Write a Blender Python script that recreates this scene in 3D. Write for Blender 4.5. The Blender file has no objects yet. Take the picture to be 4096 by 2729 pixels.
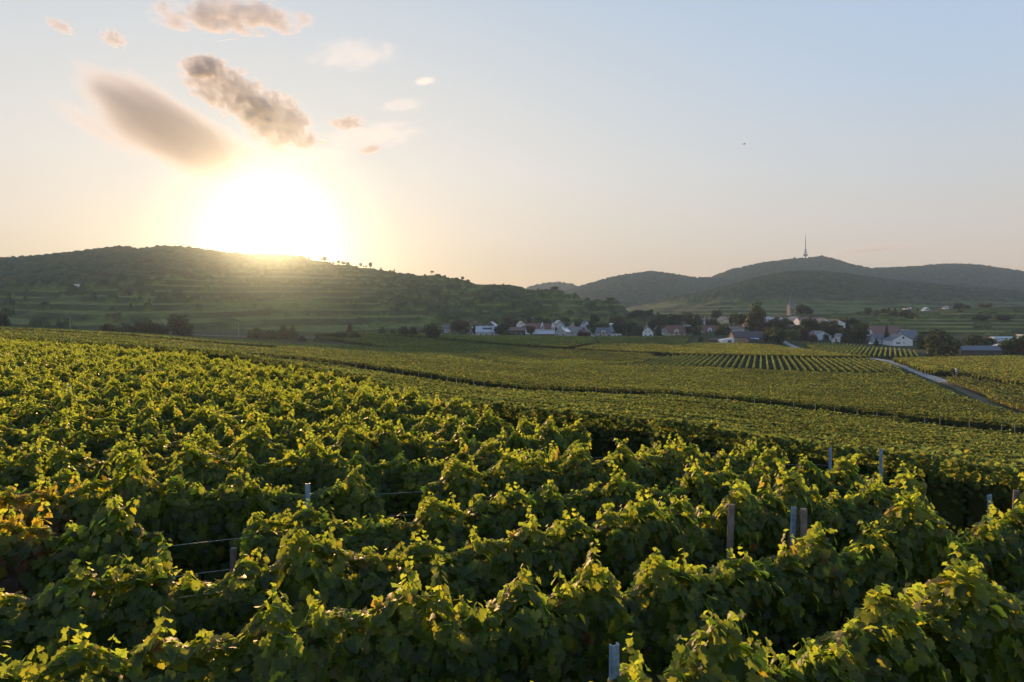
import bpy, math, random
import numpy as np
from mathutils import Vector

SC = bpy.context.scene
COL = SC.collection
rad = math.radians

# ------------------------------------------------------------------ camera, sky, sun
# world units are metres; the camera (a drone about 4.4 m above the near vines' soil) sits at the origin and looks level along +Y
FPX, HOR, CU = 2731.0, 1265.0, 2048.0          # focal length, horizon row and centre column of the 4096 px photograph
cam = bpy.data.cameras.new('camera')
cam_o = bpy.data.objects.new('camera', cam)
COL.objects.link(cam_o)
cam_o.location = (0, 0, 0)
cam_o.rotation_euler = (rad(90), 0, 0)
cam.lens, cam.sensor_width = 24.0, 36.0
cam.shift_y = -(1364.5 - HOR) / 4096.0
cam.clip_start, cam.clip_end = 0.1, 60000
SC.camera = cam_o

SUN_EL, SUN_AZ = rad(7.0), rad(-19.3)           # ahead and to the left, just over the hill
SUN_DIR = Vector((math.sin(SUN_AZ) * math.cos(SUN_EL), math.cos(SUN_AZ) * math.cos(SUN_EL), math.sin(SUN_EL)))

SC.view_settings.view_transform = 'Standard'
SC.view_settings.look = 'None'
SC.view_settings.gamma = 1.0
SC.view_settings.exposure = 0.50
SC.cycles.use_denoising = True
SC.cycles.max_bounces = 6
SC.cycles.diffuse_bounces = 3
SC.cycles.glossy_bounces = 2
SC.cycles.transmission_bounces = 4
SC.cycles.volume_bounces = 0
SC.cycles.transparent_max_bounces = 12
SC.cycles.volume_max_steps = 96
SC.cycles.volume_step_rate = 0.4
SC.cycles.sample_clamp_indirect = 6.0


def lin(c):
    return tuple(((x / 255.0) / 12.92 if x / 255.0 <= 0.04045 else ((x / 255.0 + 0.055) / 1.055) ** 2.4) for x in c)


def build_world():
    w = bpy.data.worlds.new('World')
    SC.world = w
    w.use_nodes = True
    nt = w.node_tree
    N, L = nt.nodes, nt.links
    bg = N['Background']
    bg.inputs[1].default_value = 0.097
    tc = N.new('ShaderNodeTexCoord')
    sky = N.new('ShaderNodeTexSky')
    sky.sky_type = 'NISHITA'
    sky.sun_disc = False
    sky.sun_elevation = SUN_EL
    sky.sun_rotation = SUN_AZ
    sky.dust_density = 2.0
    nz = N.new('ShaderNodeVectorMath'); nz.operation = 'NORMALIZE'
    L.new(tc.outputs['Generated'], nz.inputs[0])
    sep = N.new('ShaderNodeSeparateXYZ')
    L.new(nz.outputs[0], sep.inputs[0])
    dt = N.new('ShaderNodeVectorMath'); dt.operation = 'DOT_PRODUCT'
    L.new(nz.outputs[0], dt.inputs[0])
    dt.inputs[1].default_value = SUN_DIR
    # angle to the sun, radians
    cl = N.new('ShaderNodeClamp'); cl.inputs['Min'].default_value = -1
    L.new(dt.outputs['Value'], cl.inputs['Value'])
    ac = N.new('ShaderNodeMath'); ac.operation = 'ARCCOSINE'
    L.new(cl.outputs[0], ac.inputs[0])

    def ramp(stops, src):
        r = N.new('ShaderNodeValToRGB')
        e = r.color_ramp.elements
        while len(e) < len(stops):
            e.new(0.5)
        for k, (p, c) in enumerate(stops):
            e[k].position = p
            e[k].color = lin(c) + (1,)
        L.new(src, r.inputs[0])
        return r.outputs[0]
    far = ramp([(0.0, (233, 202, 172)), (0.045, (230, 205, 180)), (0.1, (219, 208, 199)), (0.19, (205, 210, 215)),
                (0.30, (188, 206, 227)), (0.45, (172, 198, 228)), (1.0, (120, 150, 195))], sep.outputs[2])
    near = ramp([(0.0, (247, 212, 168)), (0.05, (247, 217, 180)), (0.11, (244, 227, 207)), (0.2, (239, 231, 223)),
                 (0.30, (226, 225, 223)), (0.42, (208, 216, 225)), (1.0, (130, 158, 200))], sep.outputs[2])
    mr = N.new('ShaderNodeMapRange'); mr.interpolation_type = 'SMOOTHSTEP'
    L.new(ac.outputs[0], mr.inputs['Value'])
    mr.inputs['From Min'].default_value = rad(12)
    mr.inputs['From Max'].default_value = rad(56)
    mx = N.new('ShaderNodeMix'); mx.data_type = 'RGBA'
    L.new(mr.outputs[0], mx.inputs['Factor'])
    L.new(near, mx.inputs['A']); L.new(far, mx.inputs['B'])
    # the half of the sky behind the camera is raised to fill the shade
    mb = N.new('ShaderNodeMapRange')
    L.new(ac.outputs[0], mb.inputs['Value'])
    mb.inputs['From Min'].default_value = rad(70); mb.inputs['From Max'].default_value = rad(150)
    mb.inputs['To Min'].default_value = 7.6; mb.inputs['To Max'].default_value = 9.0
    # towards the sun the clear sky itself is bluer and dimmer: there the haze in front of it adds the warm light
    gm = N.new('ShaderNodeMath'); gm.operation = 'DIVIDE'; gm.inputs[1].default_value = rad(50)
    L.new(ac.outputs[0], gm.inputs[0])
    rc = N.new('ShaderNodeValToRGB')
    el = rc.color_ramp.elements
    stops = [(4, (.30, .45, .65)), (8, (.66, .76, .88)), (12.5, (.86, .90, .95)), (16, (.91, .94, .97)), (20, (.94, .96, .98)), (30, (.95, .97, .98)), (46, (1, 1, 1))]
    while len(el) < len(stops):
        el.new(0.5)
    for k, (d_, c_) in enumerate(stops):
        el[k].position = d_ / 50
        el[k].color = c_ + (1,)
    L.new(gm.outputs[0], rc.inputs[0])
    mv = N.new('ShaderNodeVectorMath'); mv.operation = 'MULTIPLY'
    L.new(mx.outputs['Result'], mv.inputs[0]); L.new(rc.outputs[0], mv.inputs[1])
    sc = N.new('ShaderNodeVectorMath'); sc.operation = 'SCALE'
    L.new(mv.outputs[0], sc.inputs[0]); L.new(mb.outputs[0], sc.inputs['Scale'])

    # glow of the sun low in the haze: a bright core and a wide soft skirt
    def expo(mult, power, amp):
        a = N.new('ShaderNodeMath'); a.operation = 'MULTIPLY'; a.inputs[1].default_value = mult
        L.new(ac.outputs[0], a.inputs[0])
        p = N.new('ShaderNodeMath'); p.operation = 'POWER'; p.inputs[1].default_value = power
        L.new(a.outputs[0], p.inputs[0])
        ng = N.new('ShaderNodeMath'); ng.operation = 'MULTIPLY'; ng.inputs[1].default_value = -1
        L.new(p.outputs[0], ng.inputs[0])
        ex = N.new('ShaderNodeMath'); ex.operation = 'EXPONENT'
        L.new(ng.outputs[0], ex.inputs[0])
        m = N.new('ShaderNodeMath'); m.operation = 'MULTIPLY'; m.inputs[1].default_value = amp
        L.new(ex.outputs[0], m.inputs[0])
        return m.outputs[0]
    core = expo(1 / rad(2.2), 2.0, 2.5)
    skirt = expo(1 / rad(7.0), 1.1, 0.3)
    g1 = N.new('ShaderNodeVectorMath'); g1.operation = 'SCALE'; g1.inputs[0].default_value = (1.0, 0.93, 0.78)
    L.new(core, g1.inputs['Scale'])
    g2 = N.new('ShaderNodeVectorMath'); g2.operation = 'SCALE'; g2.inputs[0].default_value = (1.0, 0.86, 0.68)
    L.new(skirt, g2.inputs['Scale'])
    a1 = N.new('ShaderNodeVectorMath'); a1.operation = 'ADD'
    L.new(sc.outputs[0], a1.inputs[0]); L.new(g1.outputs[0], a1.inputs[1])
    a2 = N.new('ShaderNodeVectorMath'); a2.operation = 'ADD'
    L.new(a1.outputs[0], a2.inputs[0]); L.new(g2.outputs[0], a2.inputs[1])
    fin = N.new('ShaderNodeMix'); fin.data_type = 'RGBA'
    fin.inputs['Factor'].default_value = 0.94
    L.new(sky.outputs[0], fin.inputs['A'])
    L.new(a2.outputs[0], fin.inputs['B'])
    L.new(fin.outputs['Result'], bg.inputs[0])


build_world()
sun = bpy.data.lights.new('sun', 'SUN')
sun.energy = 5.0
sun.angle = rad(0.6)
sun.color = (1.0, 0.58, 0.24)
sun_o = bpy.data.objects.new('sun', sun)
sun_o.rotation_euler = SUN_DIR.to_track_quat('Z', 'Y').to_euler()
sun_o.location = (-300, 900, 700)
COL.objects.link(sun_o)

# ------------------------------------------------------------------ helpers
rng = np.random.default_rng(11)
random.seed(11)


def dirx(u):
    return (u - CU) / FPX


def pos(u, v, D):
    return np.array([dirx(u) * D, D, (HOR - v) / FPX * D])


def mesh_np(name, V, faces, mat=None, cols=None, smooth=False, mats=None, midx=None):
    """faces: list of int arrays shaped (n, k)"""
    me = bpy.data.meshes.new(name)
    V = np.asarray(V, dtype=np.float32)
    me.vertices.add(len(V))
    me.vertices.foreach_set('co', V.ravel())
    loops = np.concatenate([f.ravel() for f in faces]).astype(np.int32)
    cnt = np.concatenate([np.full(len(f), f.shape[1]) for f in faces]).astype(np.int32)
    st = np.concatenate([[0], np.cumsum(cnt)[:-1]]).astype(np.int32)
    me.loops.add(len(loops))
    me.loops.foreach_set('vertex_index', loops)
    me.polygons.add(len(cnt))
    me.polygons.foreach_set('loop_start', st)
    me.polygons.foreach_set('loop_total', cnt)
    if smooth:
        me.polygons.foreach_set('use_smooth', np.ones(len(cnt), dtype=bool))
    if midx is not None:
        me.polygons.foreach_set('material_index', np.asarray(midx, dtype=np.int32))
    me.update(calc_edges=True)
    if cols is not None:
        a = me.color_attributes.new('tint', 'FLOAT_COLOR', 'POINT')
        c4 = np.ones((len(V), 4), dtype=np.float32)
        c4[:, :3] = cols
        a.data.foreach_set('color', c4.ravel())
    for m in (mats or ([mat] if mat else [])):
        me.materials.append(m)
    return me


def link(name, me, parent=None, loc=None, rz=None):
    o = bpy.data.objects.new(name, me)
    COL.objects.link(o)
    if parent is not None:
        o.parent = parent
    if loc is not None:
        o.location = loc
    if rz is not None:
        o.rotation_euler = (0, 0, rz)
    return o


def tag(o, label=None, cat=None, group=None, kind=None):
    if label: o['label'] = label
    if cat: o['category'] = cat
    if group: o['group'] = group
    if kind: o['kind'] = kind
    return o


class MB:
    """collects simple shapes into one mesh"""
    def __init__(self):
        self.v, self.f = [], []

    def quad(self, *p):
        n = len(self.v)
        self.v += [tuple(q) for q in p]
        self.f.append(tuple(range(n, n + len(p))))
        return self

    def box(self, x0, x1, y0, y1, z0, z1):
        n = len(self.v)
        self.v += [(x, y, z) for z in (z0, z1) for x, y in ((x0, y0), (x1, y0), (x1, y1), (x0, y1))]
        for q in ((3, 2, 1, 0), (4, 5, 6, 7), (0, 1, 5, 4), (1, 2, 6, 5), (2, 3, 7, 6), (3, 0, 4, 7)):
            self.f.append(tuple(n + k for k in q))
        return self

    def prism(self, poly, y0, y1, axis='y'):
        """polygon in (a, z) extruded along the axis"""
        n, k = len(self.v), len(poly)
        for s in (y0, y1):
            for a, z in poly:
                self.v.append((a, s, z) if axis == 'y' else (s, a, z))
        self.f.append(tuple(n + i for i in range(k)))
        self.f.append(tuple(n + k + i for i in reversed(range(k))))
        for i in range(k):
            j = (i + 1) % k
            self.f.append((n + i, n + k + i, n + k + j, n + j))
        return self

    def tube(self, pts, radii, n=8, cap=True):
        base = len(self.v)
        pts = [Vector(p) for p in pts]
        for i, p in enumerate(pts):
            d = (pts[min(i + 1, len(pts) - 1)] - pts[max(i - 1, 0)]).normalized()
            a = d.orthogonal().normalized() if abs(d.z) < 0.95 else Vector((1, 0, 0))
            a = (a - d * a.dot(d)).normalized()
            b = d.cross(a)
            r = radii[i] if hasattr(radii, '__len__') else radii
            for k in range(n):
                t = 2 * math.pi * k / n
                self.v.append(tuple(p + a * (r * math.cos(t)) + b * (r * math.sin(t))))
        for i in range(len(pts) - 1):
            for k in range(n):
                j = (k + 1) % n
                self.f.append((base + i * n + k, base + i * n + j, base + (i + 1) * n + j, base + (i + 1) * n + k))
        if cap:
            self.f.append(tuple(base + k for k in reversed(range(n))))
            e = base + (len(pts) - 1) * n
            self.f.append(tuple(e + k for k in range(n)))
        return self

    def lathe(self, prof, n=16, cx=0, cy=0):
        base = len(self.v)
        for r, z in prof:
            for k in range(n):
                t = 2 * math.pi * k / n
                self.v.append((cx + r * math.cos(t), cy + r * math.sin(t), z))
        for i in range(len(prof) - 1):
            for k in range(n):
                j = (k + 1) % n
                self.f.append((base + i * n + k, base + i * n + j, base + (i + 1) * n + j, base + (i + 1) * n + k))
        self.f.append(tuple(base + k for k in reversed(range(n))))
        e = base + (len(prof) - 1) * n
        self.f.append(tuple(e + k for k in range(n)))
        return self

    def build(self, name, mat, parent=None, loc=None, rz=None, smooth=False):
        me = bpy.data.meshes.new(name)
        me.from_pydata(self.v, [], self.f)
        me.update()
        if smooth:
            for p in me.polygons:
                p.use_smooth = True
        me.materials.append(mat)
        return link(name, me, parent, loc, rz)


def empty(name, loc, rz=0.0, sc=1.0):
    o = bpy.data.objects.new(name, None)
    o.empty_display_size = 0.2
    COL.objects.link(o)
    o.location = loc
    o.rotation_euler = (0, 0, rz)
    o.scale = (sc, sc, sc) if not hasattr(sc, '__len__') else sc
    return o


# value noise -------------------------------------------------------
_perm = np.random.default_rng(5).random((256, 256))


def vnoise(x, y):
    xi, yi = np.floor(x).astype(int), np.floor(y).astype(int)
    fx, fy = x - xi, y - yi
    fx = fx * fx * (3 - 2 * fx); fy = fy * fy * (3 - 2 * fy)
    g = lambda a, b: _perm[a & 255, b & 255]
    return (g(xi, yi) * (1 - fx) + g(xi + 1, yi) * fx) * (1 - fy) + (g(xi, yi + 1) * (1 - fx) + g(xi + 1, yi + 1) * fx) * fy


def fbm(x, y, o=4):
    s, a, t = 0, 0.5, 0
    for k in range(o):
        s = s + a * vnoise(x * 2 ** k + 17.3 * k, y * 2 ** k + 9.1 * k)
        t += a
        a *= 0.5
    return s / t


def sstep(a, b, x):
    t = np.clip((x - a) / (b - a), 0, 1)
    return t * t * (3 - 2 * t)


# ------------------------------------------------------------------ materials
def new_mat(name):
    m = bpy.data.materials.new(name)
    m.use_nodes = True
    nt = m.node_tree
    return m, nt.nodes, nt.links, nt.nodes['Principled BSDF']


def plain(name, col, rough=0.7, var=0.12, scale=1.5, metal=0.0, spec=0.4, bump=0.0):
    m, N, L, b = new_mat(name)
    tc = N.new('ShaderNodeTexCoord')
    no = N.new('ShaderNodeTexNoise')
    no.inputs['Scale'].default_value = scale
    no.inputs['Detail'].default_value = 6
    L.new(tc.outputs['Object'], no.inputs['Vector'])
    cr = N.new('ShaderNodeValToRGB')
    e = cr.color_ramp.elements
    e[0].position, e[1].position = 0.3, 0.7
    e[0].color = tuple(c * (1 - var) for c in col) + (1,)
    e[1].color = tuple(min(1, c * (1 + var)) for c in col) + (1,)
    L.new(no.outputs['Fac'], cr.inputs[0])
    L.new(cr.outputs[0], b.inputs['Base Color'])
    b.inputs['Roughness'].default_value = rough
    b.inputs['Metallic'].default_value = metal
    b.inputs['Specular IOR Level'].default_value = spec
    if bump:
        bp = N.new('ShaderNodeBump')
        bp.inputs['Strength'].default_value = bump
        L.new(no.outputs['Fac'], bp.inputs['Height'])
        L.new(bp.outputs[0], b.inputs['Normal'])
    return m


def leaf_mat(name, trans=0.45, tcol=(3.2, 2.6, 0.8), rough=0.42, spec=0.45):
    """two-sided leaf: the tint attribute is the leaf's own colour, light also comes through it"""
    m, N, L, b = new_mat(name)
    at = N.new('ShaderNodeAttribute'); at.attribute_name = 'tint'
    L.new(at.outputs['Color'], b.inputs['Base Color'])
    b.inputs['Roughness'].default_value = rough
    b.inputs['Specular IOR Level'].default_value = spec
    tm = N.new('ShaderNodeVectorMath'); tm.operation = 'MULTIPLY'
    tm.inputs[1].default_value = tcol
    L.new(at.outputs['Color'], tm.inputs[0])
    tr = N.new('ShaderNodeBsdfTranslucent')
    L.new(tm.outputs[0], tr.inputs['Color'])
    mix = N.new('ShaderNodeMixShader')
    mix.inputs[0].default_value = trans
    L.new(b.outputs[0], mix.inputs[1]); L.new(tr.outputs[0], mix.inputs[2])
    L.new(mix.outputs[0], N['Material Output'].inputs['Surface'])
    return m


M_VINE = leaf_mat('vine_leaf', 0.6, (12.6, 11.2, 4.0), 0.48, 0.4)
M_FARV = leaf_mat('vine_leaf_small', 0.5, (7.4, 7.0, 5.2), 0.65, 0.2)
M_TREE = leaf_mat('tree_leaf', 0.22, (1.5, 1.9, 0.8), 0.6, 0.2)
M_WOOD = plain('weathered_wood', (0.16, 0.13, 0.11), 0.85, 0.35, 9, bump=0.4)
M_BARK = plain('bark', (0.07, 0.05, 0.035), 0.9, 0.3, 14, bump=0.5)
M_STEEL = plain('galvanised_steel', (0.20, 0.29, 0.40), 0.5, 0.3, 18, metal=0.3)
M_WIRE = plain('steel_wire', (0.35, 0.34, 0.32), 0.35, 0.1, 5, metal=0.8)
M_PALE = plain('pale_weathered_post', (0.30, 0.29, 0.28), 0.8, 0.2, 6)
M_CONC = plain('concrete_pole', (0.30, 0.29, 0.27), 0.85, 0.2, 3)


# ------------------------------------------------------------------ terrain
CTRL = []


def G(u, v, D, top=False, dz=0.0):
    p = pos(u, v, D)
    CTRL.append((p[0], p[1], p[2] - (2.0 if top else 0.0) + dz))


def z_plateau(x, y):
    return -4.38 - 0.03 * y - 0.03 * x


for x, y in ((-20, -20), (0, -20), (20, -20), (-15, 5), (-5, 5), (0, 5), (8, 5), (-10, 16), (-2, 14), (-18, 24), (-30, 10)):
    CTRL.append((x, y, z_plateau(x, y)))
for a in ((0, 1500, 28), (0, 1400, 62), (0, 1365, 120), (0, 1325, 190), (-500, 1330, 140), (-500, 1310, 200), (700, 1550, 34), (700, 1450, 76),
          (690, 1400, 140), (350, 1345, 195), (700, 1368, 200), (1100, 1392, 215), (1500, 1412, 235), (1400, 1560, 42),
          (1400, 1472, 119), (2048, 1640, 42), (2048, 1562, 109), (2048, 1500, 178), (2048, 1448, 258), (2048, 1416, 320),
          (2700, 1583, 104), (3411, 1660, 94), (4096, 1732, 84), (4096, 1830, 38), (3400, 1790, 34), (4700, 1820, 60),
          (4096, 1628, 131), (4096, 1560, 163), (3000, 1456, 250), (3500, 1428, 294), (3400, 1500, 203), (4096, 1480, 222),
          (4700, 1480, 222), (1750, 1406, 330)):
    G(*a, top=True)
for a in ((1200, 1358, 400), (600, 1340, 390), (0, 1312, 420), (-700, 1310, 420), (1600, 1352, 430), (1800, 1346, 560), (2048, 1345, 560),
          (2300, 1347, 560), (2590, 1347, 600), (2950, 1369, 490), (3100, 1371, 480), (3600, 1381, 460), (3300, 1368, 480), (3900, 1416, 350),
          (4096, 1418, 350), (4700, 1415, 350), (3750, 1425, 338), (3310, 1302, 600), (3050, 1305, 600), (3165, 1264, 800), (2850, 1310, 680),
          (2300, 1300, 720), (1900, 1306, 700), (2550, 1290, 800), (4096, 1355, 480), (3600, 1345, 520), (4700, 1350, 480),
          (1200, 1330, 480), (1700, 1322, 620)):
    G(*a)
CTRL = np.array(CTRL)


def _tps_fit(P, lam=0.4):
    n = len(P)
    S = 100.0
    X = P[:, :2] / S
    d2 = ((X[:, None] - X[None]) ** 2).sum(-1)
    K = np.where(d2 > 0, 0.5 * d2 * np.log(d2 + 1e-12), 0) + lam * 1e-2 * np.eye(n)
    Q = np.hstack([np.ones((n, 1)), X])
    A = np.zeros((n + 3, n + 3))
    A[:n, :n], A[:n, n:], A[n:, :n] = K, Q, Q.T
    return np.linalg.solve(A, np.concatenate([P[:, 2], np.zeros(3)]))


_W = _tps_fit(CTRL)


def z_wide(x, y):
    x = np.atleast_1d(np.asarray(x, float)).ravel(); y = np.atleast_1d(np.asarray(y, float)).ravel()
    out = np.empty(len(x))
    n = len(CTRL)
    for i in range(0, len(x), 20000):
        xs = np.clip(x[i:i + 20000], -420, 520) / 100.0
        ys = np.clip(y[i:i + 20000], -40, 820) / 100.0
        d2 = (xs[:, None] - CTRL[None, :, 0] / 100.0) ** 2 + (ys[:, None] - CTRL[None, :, 1] / 100.0) ** 2
        K = 0.5 * d2 * np.log(d2 + 1e-12)
        out[i:i + 20000] = K @ _W[:n] + _W[n] + _W[n + 1] * xs + _W[n + 2] * ys
    return out


POST_LINE = [(dirx(u) * D, D) for u, D in ((0, 152), (690, 140), (1400, 120), (2048, 110), (2700, 105), (3411, 95), (4096, 85), (4500, 76))]
_LX, _LY = np.array(POST_LINE).T
_BX, _BY = np.array([(dirx(u) * D, D) for u, D in ((0, 105.5), (285, 90), (595, 80.5), (1010, 66), (1500, 45))]).T


def edge_s(x, y):
    """signed distance past the brow of the near terrace (positive = beyond)"""
    ye = np.where(x >= 0, 22 - 0.88 * x, 22 - 0.95 * x)
    return (y - ye) * 0.74


def ground(x, y):
    sh = np.shape(x)
    x = np.atleast_1d(np.asarray(x, float)).ravel(); y = np.atleast_1d(np.asarray(y, float)).ravel()
    zf = z_wide(x, y)
    s = edge_s(x, y)
    hw = 7 + np.maximum(0, -x) * 0.9
    w = 1 - sstep(0, 1, s / hw)
    d_ = y - np.interp(x, _LX, _LY)
    zf = zf + 0.75 * sstep(-75, -45, x) * (sstep(0, 5.0, d_) * np.exp(-np.maximum(d_ - 5, 0) / 45.0))
    d2_ = y - np.interp(x, _BX, _BY)
    zf = zf + 1.1 * sstep(-62, -45, x) * (1 - sstep(-14, -6, x)) * (sstep(-1, 3.0, d2_) * np.exp(-np.maximum(d2_ - 3, 0) / 25.0))
    z = zf * (1 - w) + z_plateau(x, y) * w
    f = sstep(820, 1500, y)
    z = z * (1 - f) + (-16.0) * f
    f = sstep(380, 700, -x)
    z = z * (1 - f) + (-12.0) * f
    f = sstep(480, 900, x)
    z = z * (1 - f) + (-14.0) * f
    return z.reshape(sh) if sh else float(z[0])


def build_ground():
    yy = np.concatenate([np.linspace(-60, 0, 10), np.arange(1.2, 60, 1.2), 60 * (1.035 ** np.arange(0, 92)), [1700, 2300, 3200, 4500, 6500, 9000, 14000]])
    xs = np.concatenate([np.arange(0, 40, 1.5), 40 * (1.06 ** np.arange(0, 48)), [800, 1100, 1600, 2400, 3600, 5500, 9000]])
    xx = np.concatenate([-xs[::-1][:-1], xs])
    X, Y = np.meshgrid(xx, yy)
    Z = ground(X, Y)
    V = np.stack([X, Y, Z], -1).reshape(-1, 3)
    ny, nx = X.shape
    i = (np.arange(ny - 1)[:, None] * nx + np.arange(nx - 1)[None]).ravel()
    F = np.stack([i, i + 1, i + nx + 1, i + nx], -1)
    m, N, L, b = new_mat('soil_and_grass')
    tc = N.new('ShaderNodeTexCoord')
    n1 = N.new('ShaderNodeTexNoise'); n1.inputs['Scale'].default_value = 0.35; n1.inputs['Detail'].default_value = 8
    n2 = N.new('ShaderNodeTexNoise'); n2.inputs['Scale'].default_value = 9.0; n2.inputs['Detail'].default_value = 6
    L.new(tc.outputs['Object'], n1.inputs['Vector']); L.new(tc.outputs['Object'], n2.inputs['Vector'])
    r1 = N.new('ShaderNodeValToRGB')
    e = r1.color_ramp.elements
    e[0].position, e[1].position = 0.36, 0.55
    e[0].color = (0.042, 0.040, 0.020, 1); e[1].color = (0.030, 0.048, 0.014, 1)
    L.new(n1.outputs['Fac'], r1.inputs[0])
    mx = N.new('ShaderNodeMix'); mx.data_type = 'RGBA'; mx.blend_type = 'MULTIPLY'; mx.inputs['Factor'].default_value = 0.8
    L.new(r1.outputs[0], mx.inputs['A'])
    L.new(n2.outputs['Color'], mx.inputs['B'])
    L.new(r1.outputs[0], b.inputs['Base Color'])
    b.inputs['Roughness'].default_value = 0.95
    b.inputs['Specular IOR Level'].default_value = 0.1
    bp = N.new('ShaderNodeBump'); bp.inputs['Strength'].default_value = 0.6; bp.inputs['Distance'].default_value = 0.05
    L.new(n2.outputs['Fac'], bp.inputs['Height']); L.new(bp.outputs[0], b.inputs['Normal'])
    o = link('ground', mesh_np('ground', V, [F], m, smooth=True))
    tag(o, 'dark soil and grass floor of the vineyard valley', kind='structure')


build_ground()


# ------------------------------------------------------------------ hills
def interp(u, pts):
    a = np.array(pts, float)
    return np.interp(u, a[:, 0], a[:, 1])


def crowns(x, y, size, seed):
    """cellular tree-crown relief, 0..1"""
    cx, cy = x / size, y / size
    xi, yi = np.floor(cx).astype(int), np.floor(cy).astype(int)
    best = np.full(x.shape, 9.0)
    hb = np.zeros(x.shape)
    for dx in (-1, 0, 1):
        for dy in (-1, 0, 1):
            a, b = xi + dx, yi + dy
            px = a + _perm[(a * 7 + seed) & 255, (b * 13) & 255]
            py = b + _perm[(a * 3 + 91) & 255, (b * 5 + seed) & 255]
            h = _perm[(a * 11 + seed) & 255, (b * 17 + 3) & 255]
            d = np.hypot(cx - px, cy - py)
            m = d < best
            best = np.where(m, d, best)
            hb = np.where(m, h, hb)
    return np.clip(1 - best * best * 1.1, 0, 1) * (0.55 + 0.45 * hb), hb


def hill_material(name):
    m, N, L, b = new_mat(name)
    at = N.new('ShaderNodeAttribute'); at.attribute_name = 'tint'
    tc = N.new('ShaderNodeTexCoord')
    n = N.new('ShaderNodeTexNoise'); n.inputs['Scale'].default_value = 0.12; n.inputs['Detail'].default_value = 8
    n.inputs['Roughness'].default_value = 0.7
    L.new(tc.outputs['Object'], n.inputs['Vector'])
    mr = N.new('ShaderNodeMapRange')
    mr.inputs['From Min'].default_value = 0.3; mr.inputs['From Max'].default_value = 0.7
    mr.inputs['To Min'].default_value = 0.55; mr.inputs['To Max'].default_value = 1.45
    L.new(n.outputs['Fac'], mr.inputs['Value'])
    v = N.new('ShaderNodeVectorMath'); v.operation = 'SCALE'
    L.new(at.outputs['Color'], v.inputs[0]); L.new(mr.outputs[0], v.inputs['Scale'])
    L.new(v.outputs[0], b.inputs['Base Color'])
    b.inputs['Roughness'].default_value = 0.95
    b.inputs['Specular IOR Level'].default_value = 0.05
    bp = N.new('ShaderNodeBump'); bp.inputs['Strength'].default_value = 0.7; bp.inputs['Distance'].default_value = 1.5
    L.new(n.outputs['Fac'], bp.inputs['Height']); L.new(bp.outputs[0], b.inputs['Normal'])
    return m


M_HILL = hill_material('hillside')
FOREST = np.array((0.032, 0.044, 0.022))
AUTUMN = np.array((0.060, 0.046, 0.020))
VINEY = np.array((0.085, 0.108, 0.034))
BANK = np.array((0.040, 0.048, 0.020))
DRY = np.array((0.13, 0.105, 0.06))


def hill_sheet(label, u0, u1, nu, nt, ridge, base_D, ridge_D, base_z, power, crown_size, crown_h, color_fn, terr_fn=None, back=400.0, hue=(1, 1, 1)):
    u = np.linspace(u0, u1, nu)
    rv = interp(u, ridge)
    Dr = interp(u, ridge_D)
    Db = interp(u, base_D)
    zr = (HOR - rv) / FPX * Dr
    zb = interp(u, base_z)
    tf = np.linspace(0, 1, nt)
    tb = np.linspace(0, 1, 26)[1:]
    U, T = np.meshgrid(u, tf)
    D = Db + (Dr - Db) * T
    wob = (fbm(dirx(U) * D / 90.0, D / 90.0) - 0.5)
    Z = zb + (zr - zb) * np.clip(T, 0, 1) ** power
    Z = Z + wob * 14 * np.sin(np.pi * np.clip(T, 0, 1)) * np.minimum(1, (zr - zb) / 60)
    X = dirx(U) * D
    kind_t = T
    bank = np.zeros_like(Z)
    wood = color_fn(U, T, Z, X, D)                    # 0..1 woodland share
    if terr_fn is not None:
        Z2, bank = terr_fn(U, Z, X, D, T)
        Z = Z * wood + Z2 * (1 - wood)
    c, h = crowns(X, D, crown_size, 7)
    c2, h2 = crowns(X + 31, D + 11, crown_size * 0.55, 3)
    Z = Z + wood * (c * crown_h + c2 * crown_h * 0.4) * sstep(0, 0.03, T) - wood * crown_h * 0.75 * sstep(0.9, 1.0, T)
    mixn = fbm(X / 60.0 + 5, D / 60.0, 4)
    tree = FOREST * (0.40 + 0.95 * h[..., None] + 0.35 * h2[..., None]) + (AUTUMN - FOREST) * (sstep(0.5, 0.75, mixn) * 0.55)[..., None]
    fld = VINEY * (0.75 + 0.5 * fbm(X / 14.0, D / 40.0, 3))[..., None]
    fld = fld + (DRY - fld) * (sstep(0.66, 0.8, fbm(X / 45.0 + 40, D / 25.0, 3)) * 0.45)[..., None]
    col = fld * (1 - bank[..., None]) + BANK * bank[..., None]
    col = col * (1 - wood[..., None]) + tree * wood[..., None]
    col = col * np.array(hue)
    # far side of the hill
    UB, TB = np.meshgrid(u, tb)
    DB = Dr + back * TB
    XB = dirx(UB) * DB
    ZB = Z[-1][None] + (zb - 6 - Z[-1][None]) * TB ** 1.4
    X = np.concatenate([X, XB]); D = np.concatenate([D, DB]); Z = np.concatenate([Z, ZB])
    col = np.concatenate([col, np.broadcast_to(FOREST, XB.shape + (3,))])
    V = np.stack([X, D, Z], -1).reshape(-1, 3)
    ny, nx = X.shape
    i = (np.arange(ny - 1)[:, None] * nx + np.arange(nx - 1)[None]).ravel()
    F = np.stack([i, i + 1, i + nx + 1, i + nx], -1)
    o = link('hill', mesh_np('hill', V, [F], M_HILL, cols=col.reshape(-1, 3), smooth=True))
    tag(o, label, kind='structure')

    def at(uu, t):
        Dd = np.interp(uu, u, Db) + (np.interp(uu, u, Dr) - np.interp(uu, u, Db)) * t
        k = int(np.argmin(abs(u - uu)))
        zz = np.interp(t, tf, Z[:nt, k])
        return dirx(uu) * Dd, Dd, zz
    return at


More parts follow.
